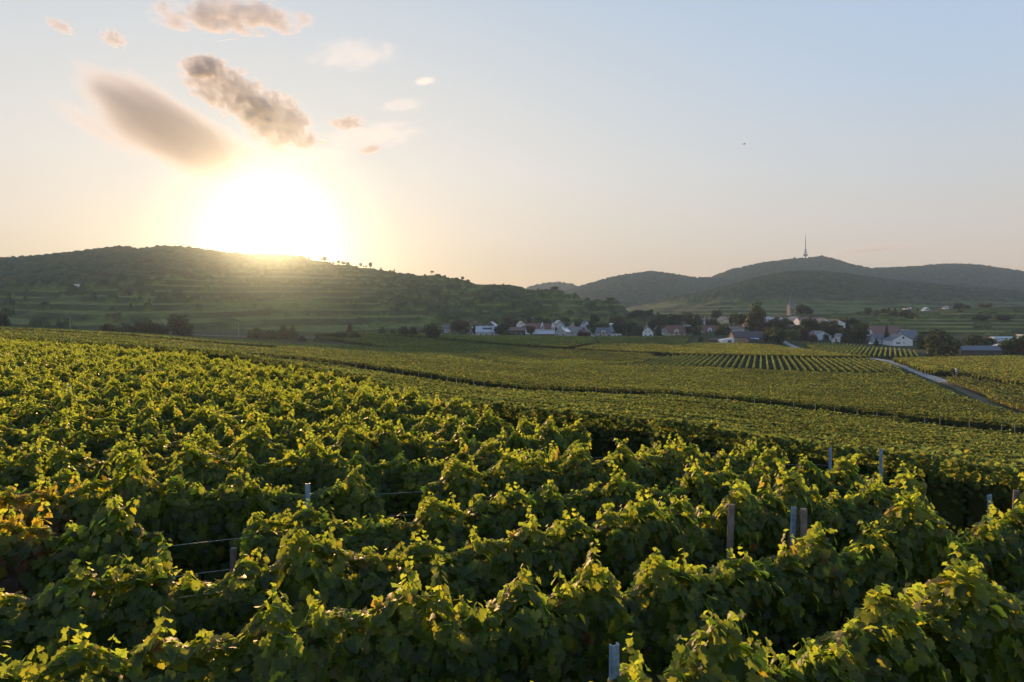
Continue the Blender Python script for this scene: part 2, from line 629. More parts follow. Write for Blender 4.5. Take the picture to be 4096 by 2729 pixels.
RIDGE_L = [(-900, 1075), (-400, 1050), (0, 1032), (130, 1026), (280, 1010), (440, 990), (490, 985), (560, 995), (650, 985), (750, 989), (830, 1000), (900, 1010),
           (1000, 1020), (1100, 1018), (1205, 1025), (1240, 1042), (1300, 1045), (1400, 1060), (1450, 1065), (1590, 1091), (1740, 1096),
           (1830, 1116), (1930, 1132), (2090, 1143), (2125, 1152), (2150, 1164), (2290, 1169), (2325, 1191), (2360, 1198), (2475, 1202),
           (2512, 1240), (2600, 1252), (2760, 1262), (2800, 1290)]
BASE_L = [(-900, 430), (0, 440), (700, 430), (1200, 470), (1800, 630), (2300, 720), (2800, 800)]
RIDGE_DL = [(-900, 1250), (900, 1200), (1500, 1100), (2000, 980), (2500, 900), (2800, 880)]
BASE_ZL = [(-900, -12), (0, -9.5), (700, -12.5), (1200, -13), (1800, -11), (2300, -8), (2800, -8)]


def wood_left(U, T, Z, X, D):
    v = HOR - Z / D * FPX
    lim = interp(U, [(-900, 1160), (0, 1156), (400, 1150), (560, 1120), (800, 1100), (1000, 1075), (1200, 1060), (1320, 1040), (1500, 1000), (3000, 1000)])
    n = (fbm(X / 50.0, D / 50.0) - 0.5) * 26
    w = 1 - sstep(-5, 5, v - lim + n)
    scrub = sstep(0.50, 0.60, fbm(X / 26.0 + 9, D / 26.0, 4)) * sstep(1300, 1700, U)
    lower = sstep(0, 26, v - interp(U, [(0, 1500), (1200, 1150), (1430, 1195), (1800, 1290), (2000, 1330), (3000, 1340)]))
    scrub = scrub * (1 - lower)
    sparse = (sstep(0.70, 0.76, fbm(X / 16.0 + 3, D / 16.0, 3))) * 0.9
    return np.clip(np.maximum(np.maximum(w, scrub), sparse * (1 - lower * 0.6)), 0, 1)


def terraces(step, sharp=0.28, wobble=0.5, scale=160.0):
    def fn(U, Z, X, D, T):
        n = fbm(X / scale, D / scale, 3) * wobble * 2
        q = Z / step + n
        k = np.floor(q)
        f = q - k
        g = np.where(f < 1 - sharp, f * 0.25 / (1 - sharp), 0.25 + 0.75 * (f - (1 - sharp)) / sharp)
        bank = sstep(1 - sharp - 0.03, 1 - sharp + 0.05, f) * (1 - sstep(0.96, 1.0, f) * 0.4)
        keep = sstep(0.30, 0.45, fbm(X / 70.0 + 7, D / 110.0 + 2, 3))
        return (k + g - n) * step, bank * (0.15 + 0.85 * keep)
    return fn


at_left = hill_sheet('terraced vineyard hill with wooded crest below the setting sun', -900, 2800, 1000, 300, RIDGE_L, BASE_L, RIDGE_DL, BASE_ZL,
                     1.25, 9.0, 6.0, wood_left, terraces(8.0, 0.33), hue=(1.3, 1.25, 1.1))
RIDGE_M = [(1700, 1230), (2000, 1190), (2090, 1165), (2130, 1143), (2200, 1131), (2240, 1130), (2290, 1138), (2330, 1155), (2400, 1190), (2500, 1230)]
hill_sheet('pale distant round hill in the gap between the nearer hills', 1700, 2500, 260, 60, RIDGE_M, [(0, 3300)], [(0, 3700)], [(0, -10)], 1.0, 17, 16,
           lambda U, T, Z, X, D: np.ones_like(Z), back=300, hue=(1, 1, 1))
RIDGE_R = [(2000, 1240), (2200, 1190), (2315, 1151), (2402, 1125), (2480, 1106), (2540, 1096), (2611, 1089), (2698, 1100), (2785, 1116), (2838, 1115), (2925, 1081),
           (3064, 1050), (3134, 1042), (3180, 1036), (3221, 1035), (3290, 1026), (3343, 1039), (3412, 1062), (3482, 1076), (3560, 1073), (3656, 1070), (3740, 1060),
           (3830, 1058), (3920, 1063), (4004, 1075), (4096, 1089), (4500, 1110), (5200, 1150)]
at_right = hill_sheet('long wooded mountain carrying the tall transmitter mast', 2000, 5200, 1000, 170, RIDGE_R, [(0, 1700)], [(0, 2700)], [(0, -8)], 0.9, 14, 13,
                      lambda U, T, Z, X, D: np.ones_like(Z), back=600, hue=(1.15, 1.2, 1.3))  # bluish hue paints some of the haze into the forest colour
RIDGE_S = [(2300, 1262), (2600, 1215), (2800, 1178), (2900, 1150), (3000, 1120), (3100, 1098), (3190, 1086), (3300, 1088), (3420, 1102), (3550, 1124), (3700, 1140),
           (3900, 1158), (4096, 1172), (4600, 1190), (5200, 1215)]


def wood_sub(U, T, Z, X, D):
    v = HOR - Z / D * FPX
    return np.clip(1 - sstep(-8, 14, v - 1208 + (fbm(X / 120.0, D / 120.0) - 0.5) * 40), 0, 1)


hill_sheet('dark wooded foothill with faint vineyard terraces behind the church', 2300, 5200, 900, 210, RIDGE_S, [(0, 950)], [(0, 1660)], [(0, -8)], 1.05, 11, 9.5,
           wood_sub, terraces(6.5, 0.4), back=400, hue=(1.1, 1.15, 1.2))  # hue leans blue, part of the distance haze tinted in
RIDGE_T = [(2950, 1300), (3080, 1275), (3200, 1260), (3400, 1249), (3500, 1246), (3620, 1242), (3800, 1233), (3900, 1229), (4096, 1225), (4600, 1212), (5200, 1205)]


def wood_terr(U, T, Z, X, D):
    return np.clip(sstep(0.64, 0.70, fbm(X / 26.0 + 2, D / 12.0, 3)) * 0.8, 0, 1)


at_terr = hill_sheet('low terraced vineyard slope rising to three small white houses', 2950, 5200, 620, 220, RIDGE_T, [(2950, 610), (3400, 560), (4096, 500), (5200, 480)],
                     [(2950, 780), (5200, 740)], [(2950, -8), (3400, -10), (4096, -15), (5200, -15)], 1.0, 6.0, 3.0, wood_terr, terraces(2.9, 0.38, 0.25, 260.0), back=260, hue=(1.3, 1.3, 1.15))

# ------------------------------------------------------------------ vineyard
LEAF_COLS = 0.76 * np.array([(0.044, 0.068, 0.022), (0.056, 0.079, 0.023), (0.068, 0.086, 0.023), (0.082, 0.094, 0.024), (0.036, 0.058, 0.024)])


def leaf_tints(n, r, yellow=0.10, brown=0.03, base=LEAF_COLS):
    c = base[r.integers(0, len(base), n)] * (0.75 + 0.5 * r.random((n, 1)))
    m = r.random(n)
    c[m < yellow] = np.array((0.078, 0.074, 0.014)) * (0.75 + 0.5 * r.random((int((m < yellow).sum()), 1)))
    k = m > 1 - brown
    c[k] = np.array((0.070, 0.040, 0.018)) * (0.6 + 0.6 * r.random((int(k.sum()), 1)))
    return c


def frames(nrm, r, tipdown=None):
    """orthonormal frames: e1 across, e2 along the blade to the tip, e3 normal"""
    e3 = nrm / np.linalg.norm(nrm, axis=1, keepdims=True)
    t = r.normal(size=e3.shape)
    if tipdown is not None:
        t = t * 0.6 + tipdown
    e2 = t - e3 * (t * e3).sum(1, keepdims=True)
    e2 /= np.linalg.norm(e2, axis=1, keepdims=True)
    e1 = np.cross(e2, e3)
    return e1, e2, e3


# palmate vine-leaf outline: lobes and teeth around the petiole junction
_th = np.radians([-90, -62, -42, -25, -8, 8, 24, 40, 56, 72, 90, 108, 124, 140, 156, 172, 188, 205, 222, 242])
_rr = np.array([0.10, 0.50, 0.60, 0.52, 0.66, 0.78, 0.62, 0.84, 0.72, 0.86, 1.06, 0.86, 0.72, 0.84, 0.62, 0.78, 0.66, 0.52, 0.60, 0.50])
LEAF_X = np.concatenate([[0], _rr * np.cos(_th)]) * 0.62
LEAF_Y = np.concatenate([[0.0], _rr * np.sin(_th)]) * 0.62
LEAF_F = np.array([(0, 1 + k, 1 + (k + 1) % len(_th)) for k in range(len(_th))])


def leaves_detailed(C, nrm, size, r, tip):
    e1, e2, e3 = frames(nrm, r, tip)
    n = len(C)
    fold = (0.10 + 0.30 * r.random((n, 1)))
    droop = (0.10 + 0.45 * r.random((n, 1)))
    curl = r.normal(0, 0.10, (n, 1))
    lx, ly = LEAF_X[None], LEAF_Y[None]
    lz = fold * np.abs(lx) * 1.0 - droop * (lx ** 2 + ly ** 2) + curl * lx * ly * 3 + r.normal(0, 0.018, (n, len(LEAF_X)))
    s = size[:, None, None]
    V = C[:, None] + s * (lx[..., None] * e1[:, None] + ly[..., None] * e2[:, None] + lz[..., None] * e3[:, None])
    F = (np.arange(n)[:, None, None] * len(LEAF_X) + LEAF_F[None]).reshape(-1, 3)
    return V.reshape(-1, 3), F, len(LEAF_X)


def leaves_simple(C, nrm, size, r, tip=None):
    """five-sided folded blades for the plants farther off"""
    e1, e2, e3 = frames(nrm, r, tip)
    n = len(C)
    lx = np.array([0, 0.5, 0.34, 0, -0.34, -0.5])
    ly = np.array([-0.35, -0.05, 0.38, 0.55, 0.38, -0.05])
    lz = 0.35 * np.abs(lx)[None] - (0.3 * r.random((n, 1))) * (ly ** 2)[None]
    s = size[:, None, None]
    V = C[:, None] + s * (lx[None, :, None] * e1[:, None] + ly[None, :, None] * e2[:, None] + lz[..., None] * e3[:, None])
    b = np.arange(n)[:, None] * 6
    F = np.concatenate([b + np.array([0, 1, 2, 3]), b + np.array([0, 3, 4, 5])])
    return V.reshape(-1, 3), F, 6


def leaves_quad(C, nrm, size, r):
    e1, e2, e3 = frames(nrm, r)
    n = len(C)
    lx = np.array([0, 0.5, 0.0, -0.5]); ly = np.array([-0.55, 0.0, 0.55, 0.0])
    lz = np.array([0, 0.12, 0, 0.12])
    asp = 0.7 + 0.6 * r.random((n, 1, 1))
    s = size[:, None, None]
    V = C[:, None] + s * (lx[None, :, None] * asp * e1[:, None] + ly[None, :, None] * e2[:, None] + lz[None, :, None] * e3[:, None])
    F = np.arange(n)[:, None] * 4 + np.array([0, 1, 2, 3])
    return V.reshape(-1, 3), F, 4


def vine_foliage(seed, red=False):
    """foliage of one trained vine, about 1.25 m of hedge along local x: leaves shingled over a lumpy hedge body"""
    r = np.random.default_rng(seed)
    lumps = [(r.uniform(-0.55, -0.2), r.uniform(0.10, 0.34), r.uniform(0.16, 0.26)), (r.uniform(0.15, 0.55), r.uniform(0.08, 0.34), r.uniform(0.16, 0.28)),
             (r.uniform(-0.2, 0.2), r.uniform(0.0, 0.22), 0.2)]
    base = 1.50 + 0.08 * r.random()

    def topz(x):
        z = base + 0 * x
        for cx, a, w in lumps:
            z = z + a * np.exp(-((x - cx) / w) ** 2)
        return z

    def halfw(x, q, sd):
        """half width at height share q"""
        b = 0.20 + 0.20 * np.sin(np.pi * np.clip(q * 0.88 + 0.14, 0, 1)) ** 0.8
        b = b * (1 + 0.22 * np.sin(x * 7 + seed + sd * 1.3 + q * 4) + 0.12 * np.sin(q * 11 + seed * 2 + x * 3))
        return b * np.sqrt(np.clip(1.02 - np.clip((q - 0.80) / 0.22, 0, 1) ** 2, 0.02, 1))
    nb = 800
    x = r.uniform(-0.66, 0.66, nb)
    q = 0.08 + 0.94 * r.beta(1.45, 0.85, nb)
    q = np.clip(q, 0, 1.0)
    side = np.where(r.random(nb) < 0.5, -1, 1)
    tz = topz(x)
    h = 0.35 + (tz - 0.35) * q
    w = side * halfw(x, q, side) * (0.72 + 0.40 * r.random(nb))
    w = np.where(q > 0.93, w * r.random(nb), w)
    C = [np.stack([x, w, h], 1)]
    tq = np.clip((q - 0.72) / 0.28, 0, 1)
    dz = (topz(x + 0.02) - topz(x - 0.02)) / 0.04
    nr = np.stack([-dz * tq * 0.8 + r.normal(0, 0.33, nb), side * (1.0 - 0.75 * tq) + r.normal(0, 0.28, nb), 0.42 + 0.75 * tq + r.normal(0, 0.28, nb)], 1)
    NR = [nr]
    SZ = [(0.075 + 0.12 * r.beta(1.8, 1.2, nb)) * (1 - 0.15 * tq)]
    TP = [np.stack([r.normal(0, 0.35, nb), side * 0.35, np.full(nb, -0.9)], 1)]
    YNG = [0.55 * tq * r.random(nb)]
    stems = MB()
    # leafy shoots that stand out of the top in tufts and tip over
    for k in range(r.integers(6, 10)):
        lc = lumps[k % 3]
        sx, sy = float(np.clip(lc[0] + r.normal(0, 0.10), -.64, .64)), r.normal(0, 0.09)
        L = abs(r.normal(0.15, 0.08)) + 0.10
        if r.random() < 0.10:
            L += 0.22
        lean = r.normal(0, 0.38, 2)
        n = max(4, int(L / 0.032))
        t = np.linspace(0, 1, n)
        z0 = float(topz(np.array([sx]))[0]) - 0.06
        px = sx + lean[0] * L * t ** 1.5
        py = sy + lean[1] * L * t ** 1.5
        pz = z0 + L * t - 0.35 * L * t ** 2.5 * abs(lean).sum()
        stems.tube(list(zip(px, py, pz)), np.linspace(0.004, 0.0015, n), 4, False)
        sd = np.where(np.arange(n) % 2 == 0, 1, -1)
        a = r.uniform(0, 6.28) + r.normal(0, 0.5, n)
        off = np.stack([np.cos(a) * sd, np.sin(a) * sd, np.full(n, 0.15)], 1)
        sz = (0.165 - 0.10 * t) * (0.8 + 0.4 * r.random(n))
        C.append(np.stack([px, py, pz], 1) + off * (0.02 + 0.28 * sz[:, None]))
        NR.append(np.stack([off[:, 0] * 0.7 + r.normal(0, 0.3, n), off[:, 1] * 0.7 + r.normal(0, 0.3, n), np.full(n, 0.7)], 1))
        SZ.append(sz)
        TP.append(off * 0.9 + np.array([0, 0, -0.6]))
        YNG.append(0.3 + 0.7 * t)
    C, NR, SZ, TP, YNG = (np.concatenate(q_) for q_ in (C, NR, SZ, TP, YNG))
    V, F, k = leaves_detailed(C, NR, SZ, r, TP)
    col = leaf_tints(len(C), r, 0.05, 0.012)
    col = col * (1 - 0.6 * YNG[:, None]) + np.array((0.062, 0.082, 0.015)) * 0.6 * YNG[:, None]
    if red:
        m = (r.random(len(C)) < 0.6) & (C[:, 2] < 1.45)
        col[m] = np.array((0.050, 0.030, 0.017)) * (0.6 + 0.7 * r.random((int(m.sum()), 1)))
        m = (r.random(len(C)) < 0.6) & (C[:, 2] >= 1.45)
        col[m] = np.array((0.075, 0.068, 0.018)) * (0.8 + 0.4 * r.random((int(m.sum()), 1)))
    col = np.repeat(col, k, 0)
    n0 = len(V)
    sv = np.array(stems.v)
    sf = np.array([f for f in stems.f])
    # solid dark core added inside the hedge to block light coming through
    gx = np.linspace(-0.64, 0.64, 12)
    gs = np.array([(-1, 0.12), (-1, 0.45), (-1, 0.75), (-1, 0.93), (1, 0.93), (1, 0.75), (1, 0.45), (1, 0.12)])
    GX, K = np.meshgrid(gx, np.arange(8), indexing='ij')
    S_, Q_ = gs[K, 0], gs[K, 1]
    GW = S_ * halfw(GX, Q_, S_) * 0.66
    GZ_ = 0.35 + (topz(GX) - 0.42) * Q_
    cv = np.stack([GX, GW, GZ_], -1).reshape(-1, 3)
    i_ = (np.arange(11)[:, None] * 8 + np.arange(8)[None])
    i2 = (np.arange(11)[:, None] * 8 + (np.arange(8)[None] + 1) % 8)
    cf = np.stack([i_, i2, i2 + 8, i_ + 8], -1).reshape(-1, 4)
    V = np.concatenate([V, sv, cv])
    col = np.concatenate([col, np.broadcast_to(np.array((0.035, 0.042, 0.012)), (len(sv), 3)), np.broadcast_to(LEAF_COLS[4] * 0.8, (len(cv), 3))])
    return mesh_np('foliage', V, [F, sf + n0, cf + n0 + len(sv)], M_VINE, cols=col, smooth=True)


def vine_trunk(seed):
    r = np.random.default_rng(seed + 100)
    b = MB()
    p = [(0, 0, -0.15)]
    for k in range(1, 6):
        p.append((p[-1][0] + r.normal(0, 0.025), p[-1][1] + r.normal(0, 0.02), -0.15 + k * 0.2))
    b.tube(p, [0.036, 0.032, 0.028, 0.026, 0.026, 0.022], 7)
    for s in (-1, 1):                              # the two trained canes
        q = [p[-1]] + [(p[-1][0] + s * 0.14 * k, p[-1][1] + r.normal(0, 0.012), p[-1][2] + 0.06 * math.sin(k * 0.8)) for k in range(1, 5)]
        b.tube(q, [0.017, 0.014, 0.012, 0.010, 0.008], 6)
    me = bpy.data.meshes.new('trunk')
    me.from_pydata(b.v, [], b.f)
    me.materials.append(M_BARK)
    for f in me.polygons:
        f.use_smooth = True
    return me


A_N = rad(26)
DN = np.array((math.cos(A_N), math.sin(A_N)))
NN = np.array((-math.sin(A_N), math.cos(A_N)))
ROW_C0, ROW_S = 4.3, 2.0


def wxy(u, D):
    return (dirx(u) * D, D)


POLY_N = [(-14, -1), (-3, 2.0), (4, 2.0), (30, -6), (24, 2.0), (10.5, 11.9), (8.3, 14.0), (0, 21.2), (-9, 43), wxy(1010, 64), wxy(595, 78), wxy(285, 88), wxy(0, 103), (-130, 130), (-130, 60)]
_pn = np.array(POLY_N)


def inside(poly, x, y):
    p = np.array(poly)
    r = np.zeros(np.shape(x), bool)
    j = len(p) - 1
    for i in range(len(p)):
        c = (p[i, 1] > y) != (p[j, 1] > y)
        with np.errstate(divide='ignore', invalid='ignore'):
            t = (p[j, 0] - p[i, 0]) * (y - p[i, 1]) / (p[j, 1] - p[i, 1]) + p[i, 0]
        r ^= c & (x < t)
        j = i
    return r


def row_points(poly, d, spacing, step, off=0.0):
    """points along parallel rows clipped to a polygon: x, y, row index"""
    d = np.array(d) / np.linalg.norm(d)
    n = np.array((-d[1], d[0]))
    p = np.array(poly)
    c, t = p @ n, p @ d
    ks = np.arange(math.ceil((c.min() - off) / spacing), math.floor((c.max() - off) / spacing) + 1)
    ts = np.arange(t.min(), t.max(), step)
    K, T = np.meshgrid(ks, ts, indexing='ij')
    X = (off + K * spacing) * n[0] + T * d[0]
    Y = (off + K * spacing) * n[1] + T * d[1]
    m = inside(poly, X, Y)
    return X[m], Y[m], K[m], T[m]


SPAC = 1.15
xs, ys, kk, tt = row_points(POLY_N, DN, ROW_S, SPAC, ROW_C0)
fr = (np.abs(xs) < 0.75 * ys + 8.0) & (ys > 1.5)
xs, ys, kk, tt = xs[fr], ys[fr], kk[fr], tt[fr]
seen_ = (np.abs(xs) < 0.75 * ys + 1.4) & (ys > 3.4)
order = np.argsort(np.hypot(xs, ys) + np.where(seen_, 0, 1e4))
_gap = np.random.default_rng(14).random(len(order)) < np.where(np.arange(len(order)) < 120, 0.05, 0.02)
order = order[~_gap]
NEAR = order[:300]
REST = order[300:]


def build_near_vines():
    fol = [vine_foliage(s) for s in range(12)]
    tr = [vine_trunk(s) for s in range(4)]
    redf = [vine_foliage(41, True), vine_foliage(42, True)]
    # the vines that have turned reddish brown stand at the left edge of the picture
    tgt = np.array([dirx(120) * 9.2, 9.2])
    dd = np.hypot(xs[NEAR] - tgt[0], ys[NEAR] - tgt[1])
    reds = set(np.argsort(dd)[:2])
    zs = ground(xs[NEAR], ys[NEAR])
    r = np.random.default_rng(3)
    skip = 0
    for i, j in enumerate(NEAR):
        x, y = xs[j] + r.normal(0, 0.06), ys[j] + r.normal(0, 0.04)
        e = empty('grapevine', (x, y, zs[i]), A_N + (math.pi if r.random() < 0.5 else 0) + r.normal(0, 0.05))
        s = float(np.clip(r.normal(1.0, 0.07), 0.82, 1.15))
        e.scale = (1.02, float(1.05 + r.normal(0, 0.14)), s)
        if i in reds:
            tag(e, 'grapevine turning reddish brown among the green vines', 'grapevine', 'grapevines with reddish leaves')
            f = redf[len(e.name) % 2]
        else:
            tag(e, 'leafy green grapevine trained along a wire in the near rows', 'grapevine', 'grapevines in the near rows')
            f = fol[r.integers(0, len(fol))]
        link('trunk', tr[r.integers(0, len(tr))], e)
        link('foliage', f, e)


build_near_vines()


def lod(D):
    """leaf size and leaves per metre of row at a distance"""
    size = np.interp(D, [20, 45, 80, 140, 260, 450, 600], [0.135, 0.15, 0.19, 0.27, 0.40, 0.52, 0.62])
    per = np.interp(D, [20, 45, 80, 140, 260, 450, 600], [330, 250, 140, 72, 34, 19, 13])
    return size, per


def row_mesh_arrays(X, Y, d, step, r, height=2.0, yellow=0.05, brown=0.006, detail_D=48, hw=0.34, bright=1.0, base=LEAF_COLS):
    """leaf clouds and inner bodies for row stations at X, Y"""
    if len(X) == 0:
        return None
    d = np.array(d) / np.linalg.norm(d)
    n = np.array((-d[1], d[0]))
    Z = ground(X, Y)
    D = np.hypot(X, Y)
    size, per = lod(D)
    cnt = r.poisson(per * step * (0.7 + 0.6 * fbm(X / 3.1, Y / 3.1, 2)))
    idx = np.repeat(np.arange(len(X)), cnt)
    m = len(idx)
    hmod = (fbm(X / 2.3 + 3, Y / 2.3, 3) - 0.5) * 0.55
    crs = X * n[0] + Y * n[1]
    hmod = hmod + (vnoise(np.floor(crs / 2.0 + .5) * 0.73, (X * d[0] + Y * d[1]) / 18.0) - 0.5) * 0.42 * np.clip((170 - D) / 60, 0, 1)
    a = r.uniform(-0.6, 0.6, m) * step
    h = r.beta(2.2, 0.9, m)
    H = 0.45 + (height + 0.02 + hmod[idx] - 0.45) * h
    spike = r.random(m) < 0.05
    H = np.where(spike, H + r.random(m) * 0.30, H)
    side = np.where(r.random(m) < 0.5, -1, 1)
    w = side * hw * (0.3 + 0.7 * r.random(m)) * (1 - 0.45 * h ** 4)
    Cx = X[idx] + d[0] * a + n[0] * w
    Cy = Y[idx] + d[1] * a + n[1] * w
    C = np.stack([Cx, Cy, Z[idx] + H], 1)
    up = 0.35 + 0.9 * (h > 0.8)
    nr = np.stack([n[0] * side * 0.8 + r.normal(0, 0.45, m), n[1] * side * 0.8 + r.normal(0, 0.45, m), up + r.normal(0, 0.4, m)], 1)
    sz = size[idx] * (0.65 + 0.7 * r.random(m))
    col = leaf_tints(m, r, yellow, brown, base) * bright
    patch = fbm(X / 13.0 + 50, Y / 13.0, 3) + 0.7 * (vnoise(np.floor(crs / 14.0 + 0.37) * 3.7, 0.5 + 0 * crs) - 0.5) * np.clip((D - 50) / 40, 0, 1)
    col = col * (0.72 + 0.56 * patch[idx])[:, None]
    near = D[idx] < detail_D
    out = []
    if near.any():
        tip = np.stack([np.zeros(near.sum()), np.zeros(near.sum()), np.full(near.sum(), -0.8)], 1)
        V, F, k = leaves_simple(C[near], nr[near], sz[near], r, tip)
        out.append((V, F, np.repeat(col[near], k, 0)))
    fa = ~near
    if fa.any():
        V, F, k = leaves_quad(C[fa], nr[fa], sz[fa], r)
        out.append((V, F, np.repeat(col[fa], k, 0)))
    # dark slab added inside the hedge to block see-through, one per station
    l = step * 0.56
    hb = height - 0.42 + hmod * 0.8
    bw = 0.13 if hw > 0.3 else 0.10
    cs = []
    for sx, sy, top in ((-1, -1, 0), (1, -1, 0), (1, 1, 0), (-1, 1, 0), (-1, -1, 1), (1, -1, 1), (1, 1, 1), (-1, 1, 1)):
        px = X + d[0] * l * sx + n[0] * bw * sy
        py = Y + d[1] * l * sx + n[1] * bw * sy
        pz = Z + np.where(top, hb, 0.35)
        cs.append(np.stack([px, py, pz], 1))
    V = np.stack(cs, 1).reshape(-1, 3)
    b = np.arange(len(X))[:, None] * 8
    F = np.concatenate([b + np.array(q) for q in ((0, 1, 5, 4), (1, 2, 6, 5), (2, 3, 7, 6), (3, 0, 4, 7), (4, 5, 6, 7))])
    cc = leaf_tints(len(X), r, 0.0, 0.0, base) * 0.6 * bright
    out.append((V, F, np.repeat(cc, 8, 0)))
    return out


def join_arrays(parts):
    V, F, C = [], [], []
    o = 0
    for v, f, c in parts:
        V.append(v); F.append(f + o); C.append(c)
        o += len(v)
    return np.concatenate(V), F, np.concatenate(C)


def in_view(X, Y, margin=6.0):
    return np.abs(X) < 0.76 * Y + margin


def plot(name, label, poly, d, spacing=2.0, off=0.0, mask=None, seed=1, pts=None, **kw):
    r = np.random.default_rng(seed)
    parts = []
    if pts is None:
        bands = [(0, 60, 0.8), (60, 140, 1.2), (140, 300, 2.0), (300, 900, 3.2)]
        for lo, hi, step in bands:
            X, Y, K, T = row_points(poly, d, spacing, step, off)
            D = np.hypot(X, Y)
            m = (D >= lo) & (D < hi) & in_view(X, Y)
            if mask is not None:
                m &= mask(X, Y)
            q = row_mesh_arrays(X[m], Y[m], d, step, r, **kw)
            if q: parts += q
    else:
        X, Y, step = pts
        q = row_mesh_arrays(X, Y, d, step, r, **kw)
        if q: parts += q
    V, F, C = join_arrays(parts)
    o = link(name, mesh_np(name, V, F, M_FARV, cols=C))
    tag(o, label, 'vineyard', None, 'stuff')
    return len(V)


NV = 0
# the rest of the near plot, the plants after the 300 nearest


def build_rest():
    """one object: the plants of the near plot past the 300 nearest, scattered copies of the same foliage"""
    r = np.random.default_rng(21)
    x = xs[REST] + r.normal(0, 0.06, len(REST)); y = ys[REST] + r.normal(0, 0.04, len(REST))
    V = np.stack([x, y, ground(x, y)], 1)
    me = bpy.data.meshes.new('vineyard_foliage')
    me.vertices.add(len(V))
    me.vertices.foreach_set('co', V.astype(np.float32).ravel())
    rot = np.zeros((len(V), 3), np.float32)
    rot[:, 2] = A_N + np.where(r.random(len(V)) < 0.5, math.pi, 0) + r.normal(0, 0.05, len(V))
    scl = np.stack([np.full(len(V), 1.03), 1.08 + r.normal(0, 0.12, len(V)), np.clip(r.normal(1.0, 0.07, len(V)), 0.82, 1.15)], 1).astype(np.float32)
    for nm, arr in (('rot', rot), ('scl', scl)):
        me.attributes.new(nm, 'FLOAT_VECTOR', 'POINT').data.foreach_set('vector', arr.ravel())
    me.update()
    o = link('vineyard_foliage', me)
    tag(o, 'dense green vineyard on the upper left, behind the nearest vines', 'vineyard', None, 'stuff')
    ng = bpy.data.node_groups.new('vine_scatter', 'GeometryNodeTree')
    ng.interface.new_socket('Geometry', in_out='INPUT', socket_type='NodeSocketGeometry')
    ng.interface.new_socket('Geometry', in_out='OUTPUT', socket_type='NodeSocketGeometry')
    N, L = ng.nodes, ng.links
    gi, go = N.new('NodeGroupInput'), N.new('NodeGroupOutput')
    jn = N.new('GeometryNodeJoinGeometry')
    src, seen = [], set()
    for c in COL.objects:
        if c.name.startswith('foliage') and c.data.name not in seen and len(src) < 10:
            seen.add(c.data.name)
            src.append(c)
    for c in src:
        oi = N.new('GeometryNodeObjectInfo')
        oi.transform_space = 'ORIGINAL'
        oi.inputs['Object'].default_value = c
        oi.inputs['As Instance'].default_value = True
        L.new(oi.outputs['Geometry'], jn.inputs[0])
    ip = N.new('GeometryNodeInstanceOnPoints')
    ip.inputs['Pick Instance'].default_value = True
    rv = N.new('FunctionNodeRandomValue'); rv.data_type = 'INT'
    rv.inputs[4].default_value = 0; rv.inputs[5].default_value = len(src) - 1
    ar = N.new('GeometryNodeInputNamedAttribute'); ar.data_type = 'FLOAT_VECTOR'; ar.inputs['Name'].default_value = 'rot'
    sr = N.new('GeometryNodeInputNamedAttribute'); sr.data_type = 'FLOAT_VECTOR'; sr.inputs['Name'].default_value = 'scl'
    L.new(gi.outputs[0], ip.inputs['Points'])
    L.new(jn.outputs[0], ip.inputs['Instance'])
    L.new(rv.outputs[2], ip.inputs['Instance Index'])
    L.new(ar.outputs[0], ip.inputs['Rotation'])
    L.new(sr.outputs[0], ip.inputs['Scale'])
    L.new(ip.outputs[0], go.inputs[0])
    md = o.modifiers.new('scatter', 'NODES')
    md.node_group = ng


build_rest()

_pl = np.array(POST_LINE)


def shifted(line, dy):
    return [(x, y + dy) for x, y in line]


D_M = np.array((0.935, -0.355))
POLY_M = shifted(POST_LINE, -0.5)[::-1] + [(-125, 145)] + [(-125, 137), wxy(0, 108), wxy(285, 92.5), wxy(595, 82.5), wxy(1010, 68.5), (-8.0, 46), (0, 23.6), (9.2, 15.6), (12, 12.8), (26, 2)]
NV += plot('vineyard_foliage', 'green vineyard slope between the dark track and the line of posts', POLY_M, D_M, seed=22)
CREST = [(-180, 196), wxy(0, 190), wxy(350, 195), wxy(700, 200), wxy(1100, 215), wxy(1500, 235), wxy(2048, 243), wxy(2560, 252)]
POLY_P3 = shifted(POST_LINE, 5.5)[::-1] + [(-130, 157), (-180, 165)] + CREST + [wxy(2790, 240), wxy(2986, 229), wxy(3214, 216), wxy(3640, 205), wxy(3690, 190), wxy(3740, 174), wxy(3880, 143), wxy(4040, 120), wxy(4200, 105), wxy(4500, 84)]
NV += plot('vineyard_foliage', 'broad vineyard plot beyond the line of posts, ending at the fan of rows', POLY_P3, D_M, seed=23, yellow=0.08, brown=0.012)


def fz(v, z=-17.5):
    return z / ((HOR - v) / FPX)


def fp(u, v):
    D = fz(v)
    return (dirx(u) * D, D)


# fan of separate rows: each row is an object of its own
def rows_as_things(label, group, poly, d, spacing, off, seed, **kw):
    r = np.random.default_rng(seed)
    X, Y, K, T = row_points(poly, d, spacing, 1.2, off)
    m = in_view(X, Y)
    X, Y, K = X[m], Y[m], K[m]
    for k in np.unique(K):
        s = K == k
        if s.sum() < 4:
            continue
        q = row_mesh_arrays(X[s], Y[s], d, 1.2, r, **kw)
        V, F, C = join_arrays(q)
        x0, y0 = X[s].mean(), Y[s].mean()
        z0 = ground(x0, y0)
        V = V - np.array([x0, y0, z0])
        o = link('vine_row', mesh_np('vine_row', V, F, M_FARV, cols=C), loc=(x0, y0, z0))
        tag(o, label, 'vine row', group)


def shrink(poly, k):
    return poly


